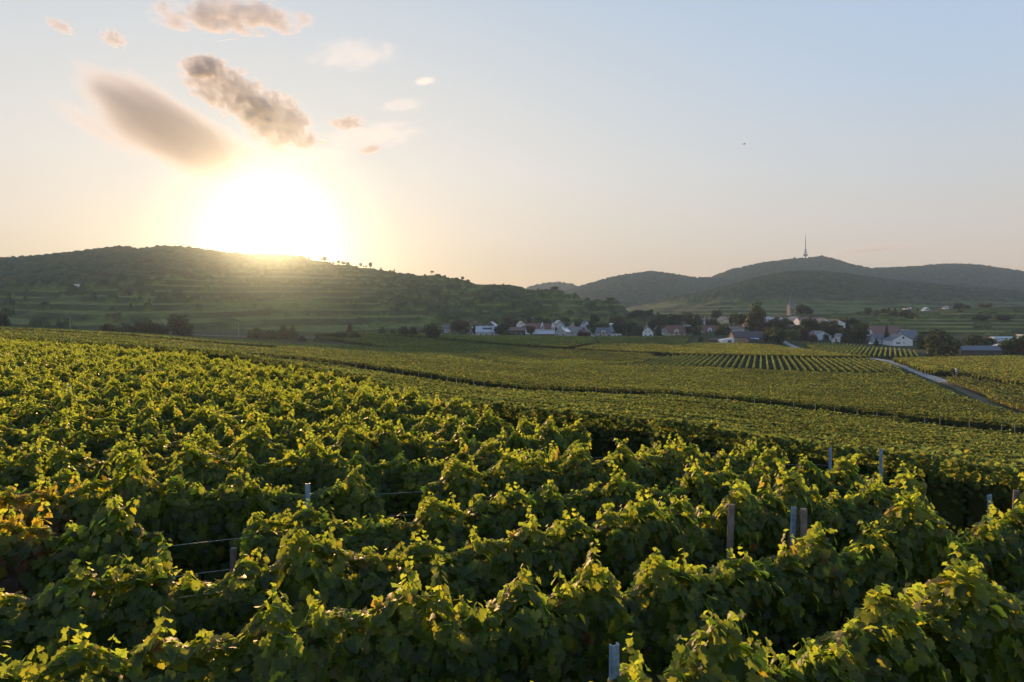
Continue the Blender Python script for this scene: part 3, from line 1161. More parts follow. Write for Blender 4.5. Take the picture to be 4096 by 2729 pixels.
D_A = (0.366, 1.0)
POLY_A = [fp(2420, 1447.5), fp(2790, 1458.5), fp(2986, 1466.5), fp(3214, 1478.5), fp(3640, 1488), fp(3560, 1452), fp(3480, 1428.5), fp(3282, 1425), fp(3000, 1418), fp(2724, 1411)]
rows_as_things('trimmed vine row in the fan of parallel rows left of the pale track', 'rows of the wide fan shaped plot', POLY_A, D_A, 2.35, 0.4, 31, yellow=0.12, brown=0.02, height=1.75, hw=0.24, bright=1.25)
POLY_B = [fp(3262, 1394), fp(3414, 1411), fp(3572, 1419), fp(3690, 1419), fp(3668, 1397), fp(3600, 1388), fp(3406, 1374), fp(3215, 1368)]
rows_as_things('trimmed vine row below the white gabled house with three small windows', 'rows of the plot below the white house', POLY_B, (0.555, 1.0), 2.2, 0.3, 32, height=1.8, hw=0.25, yellow=0.2, brown=0.025, bright=1.25)
POLY_F = [fp(2400, 1373), fp(2740, 1372.5), fp(2765, 1350), fp(2700, 1349), fp(2380, 1352)]
rows_as_things('short vine row in the small striped plot in front of the red roofed house', 'rows of the small plot at the village edge', POLY_F, (0.56, 1.0), 2.6, 0, 33, height=1.8, hw=0.25, yellow=0.2, brown=0.04, bright=1.1)
POLY_C = [fp(3775, 1506), fp(3850, 1500), fp(3960, 1520), fp(4140, 1548), fp(4190, 1600), fp(4150, 1650), fp(4096, 1632), fp(3930, 1562)]
rows_as_things('tall vine row running down towards the lower right beside the grass track', 'rows beside the grass track', POLY_C, (0.36, 1.0), 2.5, 0.5, 34, hw=0.34, height=1.8, yellow=0.2, brown=0.035, bright=1.15)

# flat valley plots
POLY_D = [fp(3580, 1430), fp(3700, 1428), fp(3840, 1424), fp(4140, 1421), fp(4300, 1500), fp(4140, 1536), fp(3960, 1508), fp(3830, 1486), fp(3720, 1480), fp(3640, 1452)]
NV += plot('vineyard_foliage', 'yellowish vineyard plot right of the pale track, below the long shed', POLY_D, (1.0, -0.12), seed=24, yellow=0.2, brown=0.035, bright=1.15)
POLY_E1 = [fp(1560, 1402), fp(1900, 1414), fp(2200, 1427), fp(2560, 1441), fp(2640, 1424), fp(2590, 1408), fp(2300, 1398), fp(2000, 1389), fp(1650, 1380), fp(1450, 1378), fp(1300, 1386)]
NV += plot('vineyard_foliage', 'olive green vineyard plot in the middle of the valley floor', POLY_E1, (0.62, 1.0), seed=25, yellow=0.1, brown=0.02)
POLY_E2 = [fp(2640, 1404), fp(2720, 1408), fp(3000, 1415), fp(3282, 1421), fp(3470, 1424), fp(3300, 1402), fp(3180, 1387), fp(3090, 1376), fp(2960, 1371), fp(2790, 1371), fp(2740, 1376), fp(2400, 1376.5), fp(2300, 1394)]
NV += plot('vineyard_foliage', 'vineyard plot between the fan of rows and the dark timber barn', POLY_E2, (1.0, 0.05), seed=26, yellow=0.14, brown=0.025, bright=1.05)
POLY_E3 = [fp(1350, 1376), fp(1640, 1375), fp(2000, 1384), fp(2260, 1390), fp(2380, 1375), fp(2370, 1356), fp(2100, 1356), fp(1830, 1359), fp(1640, 1362), fp(1500, 1366), fp(1250, 1377)]
NV += plot('vineyard_foliage', 'light green vineyard strip in front of the left half of the village', POLY_E3, (1.0, 0.02), seed=27, yellow=0.12, brown=0.03, bright=1.05)
POLY_E4 = [wxy(-100, 330), wxy(600, 330), wxy(1100, 330), wxy(1240, 300), wxy(1180, 270), wxy(900, 255), wxy(400, 250), wxy(-100, 260)]
NV += plot('vineyard_foliage', 'shaded vineyard strip in the dip before the railway', POLY_E4, (1.0, 0.05), seed=28, yellow=0.08, brown=0.03)
POLY_E6 = [wxy(1100, 222), wxy(1500, 241), wxy(2048, 248), wxy(2400, 255), fp(2560, 1442.5), fp(2200, 1429), fp(1900, 1416), fp(1560, 1404), wxy(1240, 335)]
NV += plot('vineyard_foliage', 'narrow vineyard strip below the crest of the broad middle plot', POLY_E6, (0.9, 0.4), seed=29)
POLY_E5 = [fp(3190, 1364), fp(3215, 1366), fp(3406, 1372), fp(3610, 1386), fp(3610, 1382), fp(3400, 1368), fp(3210, 1358)]
print('vineyard vertices', NV)

# ------------------------------------------------------------------ track
def ribbon(name, pts, width, mat, lift, label):
    P = np.array(pts, float)
    seg = np.concatenate([[0], np.cumsum(np.hypot(*np.diff(P, axis=0).T))])
    t = np.arange(0, seg[-1], 2.0)
    x, y = np.interp(t, seg, P[:, 0]), np.interp(t, seg, P[:, 1])
    for _ in range(6):
        x[1:-1] = (x[:-2] + 2 * x[1:-1] + x[2:]) / 4; y[1:-1] = (y[:-2] + 2 * y[1:-1] + y[2:]) / 4
    dx, dy = np.gradient(x), np.gradient(y)
    l = np.hypot(dx, dy); nx, ny = -dy / l, dx / l
    V, nc = [], 5
    for k in np.linspace(-0.5, 0.5, nc):
        w = width * (1 + 0.5 * (fbm(x / 3, y / 3) - 0.5) * (1 if abs(k) > 0.4 else 0))
        px, py = x + nx * w * k, y + ny * w * k
        V.append(np.stack([px, py, ground(px, py) + lift - 0.10 * (abs(k) > 0.45)], 1))
    V = np.stack(V, 1).reshape(-1, 3)
    i = (np.arange(len(x) - 1)[:, None] * nc + np.arange(nc - 1)[None]).ravel()
    F = np.stack([i, i + nc, i + nc + 1, i + 1], -1)
    o = link(name, mesh_np(name, V, [F], mat, smooth=True))
    tag(o, label, kind='structure')


M_TRACK = plain('pale_concrete_track', (0.27, 0.265, 0.26), 0.85, 0.35, 0.45)
M_GRASST = plain('grass_track', (0.085, 0.085, 0.04), 0.95, 0.35, 0.5)
M_BALLAST = plain('railway_ballast', (0.17, 0.14, 0.13), 0.95, 0.25, 0.8)
GZ = -19.5


def gp(u, v, z=GZ):
    D = z / ((HOR - v) / FPX)
    return (dirx(u) * D, D)


ribbon('path', [gp(3095, 1366), gp(3135, 1374), gp(3200, 1392), gp(3270, 1407), gp(3400, 1420), gp(3480, 1428), (dirx(3565) * 293, 293), gp(3640, 1474), gp(3705, 1503), gp(3790, 1533)],
       4.0, M_TRACK, 0.12, 'pale concrete farm track winding to the village')
ribbon('path', [gp(3790, 1533), gp(3850, 1560), gp(3930, 1598), gp(4010, 1640), gp(4096, 1672), gp(4300, 1750)], 2.6, M_GRASST, 0.10, 'grass track between the vineyard plots')
ribbon('railway', [(-420, 395), wxy(-300, 395), wxy(300, 398), wxy(900, 402), wxy(1250, 415), wxy(1650, 440), wxy(2100, 640)], 5.0, M_BALLAST, 0.5, 'railway embankment at the foot of the terraced hill')

# ------------------------------------------------------------------ buildings
WALLS = {'white': (0.60, 0.63, 0.66), 'cream': (0.45, 0.43, 0.37), 'grey': (0.36, 0.37, 0.38), 'wood': (0.13, 0.085, 0.06), 'yellow': (0.55, 0.47, 0.30),
         'blue': (0.45, 0.55, 0.66), 'pink': (0.48, 0.38, 0.35), 'dark': (0.08, 0.075, 0.07)}
ROOFS = {'red': (0.17, 0.085, 0.07), 'brown': (0.15, 0.095, 0.08), 'darkred': (0.13, 0.062, 0.052), 'slate': (0.10, 0.115, 0.15), 'grey': (0.17, 0.16, 0.16),
         'metal': (0.32, 0.36, 0.42), 'pale': (0.30, 0.25, 0.23), 'dark': (0.055, 0.05, 0.055), 'white': (0.50, 0.52, 0.55), 'teal': (0.28, 0.38, 0.42)}  # 'white' also paints sun glint as a pale colour on some roof slopes
M_W = {k: plain('render_' + k, c, 0.85, 0.07, 0.6) for k, c in WALLS.items()}
M_R = {k: plain('roof_' + k, c, 0.4 if k in ('metal', 'white', 'pale', 'teal') else 0.7, 0.2, 1.2, spec=0.5) for k, c in ROOFS.items()}
M_GLASS = plain('window_glass', (0.035, 0.04, 0.05), 0.15, 0.2, 1.0, spec=0.6)
M_SOLAR = plain('solar_glass', (0.02, 0.024, 0.045), 0.25, 0.2, 1.0, spec=0.5)
M_SOLARW = plain('solar_glass_glint', (0.62, 0.64, 0.68), 0.2, 0.1, 1.0, spec=0.6)  # glint painted in as a pale base colour
M_BRICK = plain('chimney_brick', (0.28, 0.15, 0.10), 0.85, 0.25, 6)
M_FRAME = plain('white_paint', (0.72, 0.73, 0.74), 0.6, 0.05, 2)
M_DOOR = plain('door_paint', (0.10, 0.07, 0.05), 0.6, 0.2, 3)
HOUSES = []


def house(label, u, vb, D, w, d, hw, hr, ridge='y', wall='white', roof='red', rz=0.0, win=(2, 1), chim=1, over=0.45, name='house', cat='house', door=True,
          dormer=None, solar=None, group='houses of the village', wc=None, flat=False):
    """w across the view, d along it, hw wall height, hr roof height; ridge 'y' shows a gable, 'x' shows the roof slope; u, vb are where its foot stands"""
    x, y = dirx(u) * D, D
    z = min(ground(x, y), (HOR - vb) / FPX * D + 0.5)
    e = empty(name, (x, y, z), rz)
    tag(e, label, cat, group)
    a, b = w / 2, d / 2
    mw, mr = M_W[wall], M_R[roof]
    wb = MB()
    if flat:
        wb.box(-a, a, -b, b, -1.5, hw)
        wb.build('wall', mw, e)
        rb = MB().box(-a - over, a + over, -b - over, b + over, hw, hw + 0.35)
        ro = rb.build('roof', mr, e)
    elif ridge == 'y':
        wb.prism([(-a, -1.5), (a, -1.5), (a, hw), (0, hw + hr), (-a, hw)], -b, b, 'y')
        wb.build('wall', mw, e)
        k = hr / a
        t = 0.22
        rb = MB()
        for s in (-1, 1):
            q = [(0, hw + hr + 0.02), (s * (a + over), hw - k * over + 0.02), (s * (a + over), hw - k * over + t), (0, hw + hr + t)]
            if s < 0:
                q = q[::-1]
            rb.prism(q, -b - over * 0.7, b + over * 0.7, 'y')
        ro = rb.build('roof', mr, e)
    else:
        wb.prism([(-b, -1.5), (b, -1.5), (b, hw), (0, hw + hr), (-b, hw)], -a, a, 'x')
        wb.build('wall', mw, e)
        k = hr / b
        t = 0.22
        rb = MB()
        for s in (-1, 1):
            q = [(0, hw + hr + 0.02), (s * (b + over), hw - k * over + 0.02), (s * (b + over), hw - k * over + t), (0, hw + hr + t)]
            rb.prism(q if s < 0 else q[::-1], -a - over * 0.7, a + over * 0.7, 'x')
        ro = rb.build('roof', mr, e)
    f = -b

    def window(cx, cz, ww=1.1, hh=1.3):
        fr_ = MB().box(cx - ww / 2 - .12, cx + ww / 2 + .12, f - 0.05, f + 0.1, cz - .12, cz + hh + .12).build('window', M_FRAME, e)
        MB().box(cx - ww / 2, cx + ww / 2, f - 0.09, f - 0.02, cz, cz + hh).build('pane', M_GLASS, fr_)
    if wc is not None:
        for q in wc:
            window(*q)
    elif win[0]:
        for r_ in range(win[1]):
            for c_ in range(win[0]):
                window((c_ - (win[0] - 1) / 2) * (w * 0.8 / max(1, win[0])), 1.0 + r_ * 2.6)
        if ridge == 'y' and hr > 2.5 and not flat:
            for s in (-1, 1):
                window(s * w * 0.12, hw + 0.3, 0.9, 1.1)
    if door:
        MB().box(a * 0.55, a * 0.55 + 1.0, f - 0.07, f + 0.05, -0.2, 2.0).build('door', M_DOOR, e)
    for k_ in range(chim):
        cx = (-0.25 + 0.6 * k_) * a if ridge == 'x' else 0.30 * a
        cy = 0.15 * b
        MB().box(cx - 0.35, cx + 0.35, cy - 0.35, cy + 0.35, hw + hr * 0.35, hw + hr + 0.9).build('chimney', M_BRICK, ro)
    if dormer:
        dw, dh, dr, cx = dormer
        de = MB().prism([(cx - dw / 2, hw - 0.5), (cx + dw / 2, hw - 0.5), (cx + dw / 2, hw + dh), (cx, hw + dh + dr), (cx - dw / 2, hw + dh)], -b - 0.15, 0, 'y').build('dormer', mw, e)
        rb = MB()
        for s in (-1, 1):
            q = [(cx, hw + dh + dr + 0.02), (cx + s * (dw / 2 + .3), hw + dh - .2), (cx + s * (dw / 2 + .3), hw + dh), (cx, hw + dh + dr + .22)]
            rb.prism(q if s > 0 else q[::-1], -b - 0.45, 0.02, 'y')
        rb.build('dormer_roof', mr, de)
        f = -b - 0.15
        window(cx, hw + 0.25, min(1.6, dw * 0.45), 1.25)
    if solar:                                    # panel rows on the slope that faces the camera (ridge x) or one side (ridge y)
        sx0, sx1, s0, s1, m = solar
        if ridge == 'x':
            p = lambda xx, s: (xx, -b - over + (b + over) * s, hw - over * hr / b + (hr + over * hr / b) * s + 0.30)
        else:
            p = lambda xx, s: ((a + over) * (1 - s) * (1 if sx1 > 0 else -1), xx, hw - over * hr / a + (hr + over * hr / a) * s + 0.30)
        lo = [p(sx0, s0), p(sx1, s0), p(sx1, s1), p(sx0, s1)]
        MB().quad(*lo).quad(*[(q[0], q[1], q[2] - 0.07) for q in lo[::-1]]).build('solar_panel', m, e)
    HOUSES.append(e)
    return e


# left half of the village
house('small grey-blue roofed house left of a big round tree', 1789, 1330, 600, 5, 6, 4.0, 3.2, 'x', 'grey', 'slate', win=(1, 1), chim=0)
house('cream house corner with a sunlit pale roof edge beside the round tree', 1884, 1333, 585, 6.5, 8, 4.5, 2.0, 'y', 'cream', 'white', 0.5, chim=0)
house('large barn with a pale metal roof and dark solar panels', 1948, 1341, 565, 18, 15, 3.6, 4.6, 'x', 'grey', 'metal', chim=0, name='barn', cat='barn', solar=(-3.4, 4.4, 0.42, 0.72, M_SOLAR), win=(3, 1), door=False)
house('red roofed house behind the barn with solar panels', 1900, 1316, 660, 10, 9, 4.0, 3.4, 'x', 'white', 'red', 0.2, chim=1)
house('brown gabled house with a white sun-glint patch on its roof behind the metal roofed barn', 1968, 1316, 650, 8, 8, 4.2, 3.4, 'y', 'wood', 'white', -0.3, win=(1, 1))
house('pale flat roofed house at the back above the barn', 1990, 1300, 720, 9, 8, 4.0, 0, 'y', 'white', 'white', flat=True, chim=0)
house('long low building with a brown tiled roof and dark open front', 2064, 1340, 575, 15, 9, 4.2, 2.6, 'x', 'dark', 'brown', win=(3, 1), chim=0, door=False)  # closed wall in a dark colour stands for the shaded open front
house('white gable peeping over the long brown roof', 2083, 1325, 640, 7, 8, 6.0, 3.0, 'y', 'white', 'pale', 0.2, win=(2, 1), chim=0)
house('red roofed house with a narrow tall white gable', 2140, 1336, 600, 16, 9, 5.0, 4.2, 'x', 'white', 'red', 0.1, dormer=(2.8, 3.4, 2.0, 6.0), chim=1)
house('second red roofed house with a narrow white gable next to the blue shed', 2196, 1336, 592, 9, 9, 5.0, 4.6, 'x', 'white', 'darkred', 0.1, dormer=(2.6, 3.6, 2.2, 3.0), chim=0)
house('low dark shed with a light blue metal roof', 2183, 1345, 555, 13.5, 7, 2.2, 2.0, 'x', 'wood', 'metal', win=(0, 0), chim=0, name='shed', cat='shed', door=True)
house('grey gabled house with glinting white solar panels on its roof', 2252, 1346, 560, 11, 10, 3.2, 4.2, 'y', 'grey', 'brown', -0.55, win=(2, 1), chim=2, solar=(-4.6, 4.6, 0.12, 0.92, M_SOLARW))
house('large house with a wide grey-brown roof behind the glinting panels', 2306, 1344, 585, 17, 11, 3.0, 4.6, 'x', 'grey', 'grey', 0.05, win=(3, 1), chim=1)
house('small ochre gabled house at the back of the village', 2232, 1312, 690, 6, 8, 4.5, 2.6, 'y', 'yellow', 'white', 0.3, win=(1, 1), chim=0)
house('light blue gabled house behind the wide grey-brown roof', 2244, 1313, 670, 5.5, 7, 4.2, 2.4, 'y', 'blue', 'slate', -0.3, win=(1, 1), chim=0)
house('brown gabled house with a bright pale roof slope at the back', 2305, 1318, 660, 9, 10, 4.2, 3.4, 'y', 'cream', 'white', -0.5, win=(1, 1), chim=0)
house('blue and ochre gabled house left of a dark conifer', 2340, 1316, 670, 8, 8, 4.2, 3.6, 'y', 'blue', 'slate', 0.3, win=(1, 1))
house('small white gabled house with a white chimney pot', 2353, 1336, 585, 4.4, 7, 3.6, 2.0, 'y', 'white', 'slate', win=(1, 1), chim=1)
house('low white annex beside the small white gabled house', 2372, 1342, 580, 5, 5, 2.2, 0, 'y', 'white', 'grey', flat=True, win=(1, 1), chim=0)
house('cream house with a dark blue roof and a white wall dormer', 2414, 1345, 575, 12.5, 9, 3.2, 4.6, 'x', 'cream', 'slate', 0.0, win=(3, 1), chim=0, dormer=(3.4, 2.2, 0.9, -0.6))
house('dark blue house with a bright roof edge behind the dormer house', 2446, 1322, 650, 6, 8, 4.6, 3.6, 'y', 'blue', 'white', -0.7, win=(1, 1), chim=0)
house('low white garage right of the dormer house', 2464, 1347, 570, 7.5, 6, 2.8, 0, 'y', 'white', 'metal', flat=True, win=(2, 1), chim=0, name='garage', cat='garage')
house('white gabled house with four dark windows beside a dark spruce', 2591, 1346, 595, 9.0, 11, 4.4, 4.2, 'y', 'white', 'brown', -0.18, chim=0,
      wc=[(-1.9, 1.0), (1.9, 1.0), (-1.4, 4.2, .9, 1.1), (1.2, 4.2, .9, 1.1)])
house('house with a low grey roof behind trees left of the white gabled house', 2560, 1338, 640, 11, 8, 3.2, 2.8, 'x', 'wood', 'grey', 0.1, win=(2, 1))
house('red roofed house with a white roof light behind the spruce', 2612, 1322, 690, 12, 9, 5.0, 3.0, 'x', 'pink', 'red', 0.15, win=(2, 1), chim=1)
house('house with a large red-brown roof and a white gabled dormer', 2700, 1346, 590, 15.5, 11, 2.6, 6.2, 'x', 'cream', 'darkred', 0.0, win=(3, 1), chim=0, dormer=(4.2, 2.6, 1.4, 0.0))
house('small grey house left of the large red-brown roof', 2658, 1342, 610, 4.5, 7, 3.2, 2.4, 'y', 'white', 'slate', 0.2, win=(1, 1), chim=1)
house('white flat roofed building behind the red-brown roof', 2741, 1334, 640, 8, 8, 7.2, 0, 'y', 'white', 'white', flat=True, win=(2, 2), chim=0)
house('long school-like building with a brown roof and pale walls', 2826, 1308, 720, 25, 12, 5.5, 3.2, 'x', 'blue', 'brown', 0.05, win=(6, 1), chim=1)
house('house with a dark red roof and a small white front gable', 2832, 1339, 600, 13, 9, 2.4, 5.0, 'x', 'white', 'darkred', 0.0, win=(2, 1), chim=1, dormer=(3.6, 2.4, 1.6, 0.4))
house('tall yellowish house with a hipped looking gable and many windows', 2891, 1314, 680, 7.5, 9, 7.5, 3.6, 'y', 'yellow', 'grey', 0.35, win=(3, 2))
house('small white house low between trees right of the yellowish house', 2905, 1322, 640, 6.5, 7, 2.5, 1.8, 'y', 'white', 'grey', 0.1, win=(1, 1), chim=0)
# timber barn and the white gabled house behind it
house('white gabled house with two windows and a red-brown roof', 2985, 1336, 575, 9.2, 12, 4.4, 3.4, 'y', 'white', 'darkred', 0.0, chim=1, wc=[(-2.0, 3.6, 1.2, 1.6), (2.0, 3.6, 1.2, 1.6)])
house('low wing with a red-brown roof and a small white gable', 2944, 1336, 580, 7.5, 12, 3.4, 2.4, 'y', 'white', 'brown', 0.35, win=(0, 0), chim=1)
bt = house('wide dark timber barn with white side shed and pale boarded doors', 2986, 1368, 492, 22, 12, 3.4, 4.0, 'x', 'dark', 'dark', 0.0, win=(0, 0), chim=0, name='barn', cat='barn', door=False)
_ws = MB().prism([(-19.5, -1.2), (-10.9, -1.2), (-10.9, 2.9), (-19.5, 1.7)], -6.6, 3, 'y').build('side_shed', M_W['white'], bt)
MB().box(-15.6, -12.9, -6.72, -6.5, -0.2, 1.2).build('pane', M_GLASS, _ws)
M_PLANK = plain('pale_planks', (0.30, 0.21, 0.13), 0.85, 0.3, 4)
for k_, x_ in enumerate((-10.6, -7.2, -3.8)):
    MB().box(x_, x_ + 3.1, -6.25, -6.02, -0.6, 2.7).build('barn_door', M_PLANK, bt)
MB().quad((0.2, -6.6, 2.6), (6.4, -8.2, 2.0), (6.4, -6.05, 3.0), (0.2, -6.05, 3.0)).quad((0.2, -6.6, 2.55), (0.2, -6.05, 2.95), (6.4, -6.05, 2.95), (6.4, -8.2, 1.95)).build('tarpaulin', plain('light_blue_tarpaulin', (0.35, 0.55, 0.72), 0.5, 0.1, 2), bt)
house('low brown garden wall shed left of the timber barn', 2862, 1364, 505, 8, 3, 0.9, 0.6, 'x', 'wood', 'brown', win=(0, 0), chim=0, name='shed', cat='shed', door=False)
# upper village, right of the big round tree
house('house with a light blue roof beside the big round tree', 3071, 1305, 610, 5, 8, 2.4, 5.4, 'x', 'grey', 'metal', 0.3, win=(0, 0), chim=0)
house('winery hall with a wide pale pink roof', 3124, 1292, 660, 20, 14, 3.2, 2.6, 'x', 'dark', 'pale', -0.25, win=(3, 1), chim=0)
house('dark gabled hall right of the pale pink roof', 3178, 1294, 650, 13, 12, 3.4, 3.0, 'y', 'grey', 'grey', 0.2, win=(3, 1), chim=1)
house('low house with light blue walls under the pale pink roof', 3126, 1298, 615, 9, 7, 3.2, 1.4, 'x', 'blue', 'metal', 0.0, win=(2, 1), chim=0)
house('dark roofed house with three bright skylights', 3106, 1312, 590, 9, 8, 2.6, 3.0, 'x', 'dark', 'dark', 0.1, win=(0, 0), chim=0, solar=(-2.6, 2.6, 0.45, 0.56, M_SOLARW))
house('hut with a grey pointed roof among the trees', 3161, 1336, 545, 7.5, 7.5, 2.6, 4.0, 'y', 'wood', 'grey', 0.7, win=(1, 1), chim=0)
house('long white building with a brown roof glinting orange along the ridge', 3240, 1303, 610, 24, 12, 4.2, 2.6, 'x', 'white', 'brown', 0.0, win=(5, 1), chim=1)
house('wide pale gable at the end of the long white building', 3287, 1303, 585, 14, 14, 3.6, 3.2, 'y', 'white', 'brown', 0.0, win=(4, 1), chim=0)
house('white gabled hall with a tall glazed front on the slope', 3339, 1301, 575, 12, 12, 4.2, 2.8, 'y', 'white', 'darkred', 0.0, chim=0, wc=[(-1.6, 0.2, 3.2, 3.6), (-1.4, 4.6, 2.8, 1.6)])
house('pale blue low gabled house behind a reddish shrub', 3272, 1360, 500, 13.5, 12, 2.6, 3.4, 'y', 'blue', 'grey', 0.12, win=(0, 0), chim=0)
house('dark roofed house half hidden by trees above the pale blue gable', 3300, 1322, 545, 10, 9, 2.8, 3.2, 'y', 'wood', 'brown', -0.4, win=(1, 1), chim=0)
# right village edge
house('long white house with a very large pinkish red roof', 3536, 1352, 500, 21, 13, 3.2, 6.4, 'x', 'white', 'red', 0.0, win=(5, 1), chim=0)
house('pale flat gable wall right of the large red roof', 3606, 1344, 505, 5.6, 7, 6.2, 0, 'y', 'white', 'teal', flat=True, win=(1, 1), chim=0)
house('house with a broad dark slate roof behind the white gabled house', 3630, 1366, 480, 12, 12, 3.0, 5.4, 'x', 'grey', 'slate', 0.2, win=(2, 1), chim=2)
house('white gabled house with three small windows and a dark attic window', 3590, 1381, 458, 13.4, 12, 3.9, 3.4, 'y', 'white', 'slate', 0.0, chim=0, door=False,
      wc=[(-3.9, 1.3, .8, 1.0), (-2.9, 1.3, .8, 1.0), (-1.9, 1.3, .8, 1.0), (0.9, 1.5, .8, .8), (0.5, 4.6, 1.5, 1.4)])
house('small carport shed joined right of the white gabled house', 3654, 1381, 460, 6.4, 6, 2.6, 0, 'y', 'wood', 'grey', flat=True, win=(1, 1), chim=0, name='shed', cat='shed')
house('pale green walled house left of the pointed cypress', 3507, 1380, 470, 6.5, 9, 3.4, 3.2, 'x', 'blue', 'slate', 0.0, win=(2, 1), chim=0)
house('tiny white garden shed in front of the broad conifer', 3334, 1368, 480, 2.2, 2.2, 2.2, 0.6, 'y', 'white', 'grey', win=(0, 0), chim=0, name='shed', cat='shed')
house('narrow white house wall showing left of the golden tree', 3357, 1370, 480, 3.2, 6, 4.4, 1.4, 'y', 'white', 'grey', 0.2, win=(1, 1), chim=0)
house('long low shed with a dark blue roof and open front', 3902, 1415, 352, 20.5, 8, 2.2, 1.8, 'x', 'dark', 'slate', 0.0, win=(0, 0), chim=0, name='shed', cat='shed', door=False, over=0.8)  # front wall is closed, its dark colour paints the shade inside
house('reddish house with a white wavy roof edge beside the long shed', 3998, 1412, 362, 5.8, 7, 3.6, 1.0, 'y', 'pink', 'white', -0.4, win=(1, 1), chim=0)
house('low pale greenhouse on the slope above the long shed', 4007, 1362, 470, 13, 6, 1.8, 1.0, 'x', 'blue', 'teal', -0.08, win=(0, 0), chim=0, name='greenhouse', cat='greenhouse')
house('white flat roof showing at the far right edge', 4092, 1354, 480, 5, 5, 2.6, 0, 'y', 'white', 'white', flat=True, win=(0, 0), chim=0)


def on_hill(fn, u, t):
    x, y, z = fn(u, t)
    return x, y, z


def hill_house(label, u, t, w, d, hw, hr, ridge, wall, roof, **kw):
    x, y, z = at_terr(u, t)
    house(label, u, HOR - z / y * FPX, y, w, d, hw, hr, ridge, wall, roof, **kw)
    HOUSES[-1].location.z = z - 0.1


hill_house('tall white gabled house high on the terraced slope', 3638, 0.97, 3.6, 5, 2.6, 1.6, 'y', 'white', 'darkred', win=(1, 1), chim=0)
hill_house('low white annex left of the tall gabled house on the slope', 3625, 0.96, 4.5, 4, 1.2, 0, 'y', 'white', 'white', win=(0, 0), chim=0, flat=True, name='shed', cat='shed')
hill_house('pale blue pyramid roofed house with a white chimney on the slope', 3704, 0.97, 7.0, 6, 0.7, 3.0, 'y', 'blue', 'metal', win=(1, 1), chim=1)
hill_house('white house with a broad low gable rightmost on the slope', 3784, 0.97, 6.4, 6, 0.8, 2.4, 'y', 'white', 'slate', win=(2, 1), chim=1)


def church():
    x, y = dirx(3165) * 800, 800.0
    z = (HOR - 1264) / FPX * 800
    e = empty('church', (x, y, z), 0.12)
    tag(e, 'village church tower with pale walls and a slender blue slate spire', 'church', None)
    b = MB().box(-3.5, 3.5, -3.5, 3.5, -8, 12.6)
    b.build('tower', plain('old_tower_render', (0.24, 0.23, 0.21), 0.9, 0.15, 0.5), e)
    MB().box(-3.75, 3.75, -3.75, 3.75, 9.6, 9.9).box(-3.9, 3.9, -3.9, 3.9, 12.5, 12.95).build('cornice', M_W['grey'], e)
    for s in (-1, 1):
        MB().prism([(s * 1.0 - .55, 3.6), (s * 1.0 + .55, 3.6), (s * 1.0 + .55, 8.0), (s * 1.0, 8.7), (s * 1.0 - .55, 8.0)], -3.62, -3.3, 'y').build('window', M_GLASS, e)
    sp = MB()
    prof = [(4.9, 12.9), (3.2, 14.0), (2.1, 15.6), (1.4, 18.0), (0.7, 21.4), (0.1, 25.0)]
    sp.lathe(prof, 8)
    so = sp.build('spire', M_R['slate'], e)
    MB().box(-.1, .1, -.1, .1, 24.6, 27.2).box(-.6, .6, -.1, .1, 26.2, 26.45).build('cross', M_STEEL, so)


church()


def mast():
    x, y, z = at_right(3222, 0.985)
    e = empty('transmitter_mast', (x, y, z - 2), 0, 0.68)
    tag(e, 'slender transmitter tower with round platforms on the mountain top', 'transmitter tower')
    c = plain('tower_concrete', (0.38, 0.38, 0.40), 0.8, 0.1, 0.1)
    MB().lathe([(5.0, -15), (4.2, 12), (3.4, 45), (3.0, 58)], 16).build('shaft', c, e)
    MB().lathe([(4, 15), (12, 19), (13, 22), (13, 27), (10, 29), (3.5, 30)], 24).build('operations_pod', c, e)
    for zz, r in ((36, 11.5), (43.5, 8.5), (51, 10.5)):
        MB().lathe([(3.0, zz - 1.2), (r, zz - 0.3), (r, zz + 0.9), (3.0, zz + 1.2)], 20).build('platform', M_STEEL, e)
    a = plain('antenna_paint', (0.30, 0.14, 0.11), 0.7, 0.2, 0.05)
    MB().lathe([(2.4, 58), (2.2, 95), (1.6, 96), (1.5, 122), (0.9, 123), (0.7, 141), (0.15, 143)], 10).build('antenna', a, e)


mast()
x_, y_, z_ = at_left(2228, 0.5)


def small_mast():
    D = 3690.0
    p = pos(2228, 1132, D)
    e = empty('radio_mast', (p[0], D, p[2] - 8), 0, 0.66)
    tag(e, 'tiny thin mast on the pale distant hill', 'radio mast')
    MB().lathe([(1.6, -4), (1.2, 22), (0.4, 42)], 6).build('pole', M_STEEL, e)
    MB().box(-4, 4, -.5, .5, 24, 25.2).build('crossbar', M_STEEL, e)


small_mast()

# ------------------------------------------------------------------ trees and shrubs
GREENS = {'green': (0.040, 0.060, 0.018), 'dark': (0.024, 0.038, 0.016), 'light': (0.075, 0.100, 0.026), 'gold': (0.135, 0.105, 0.030), 'red': (0.065, 0.026, 0.022), 'olive': (0.060, 0.064, 0.024)}


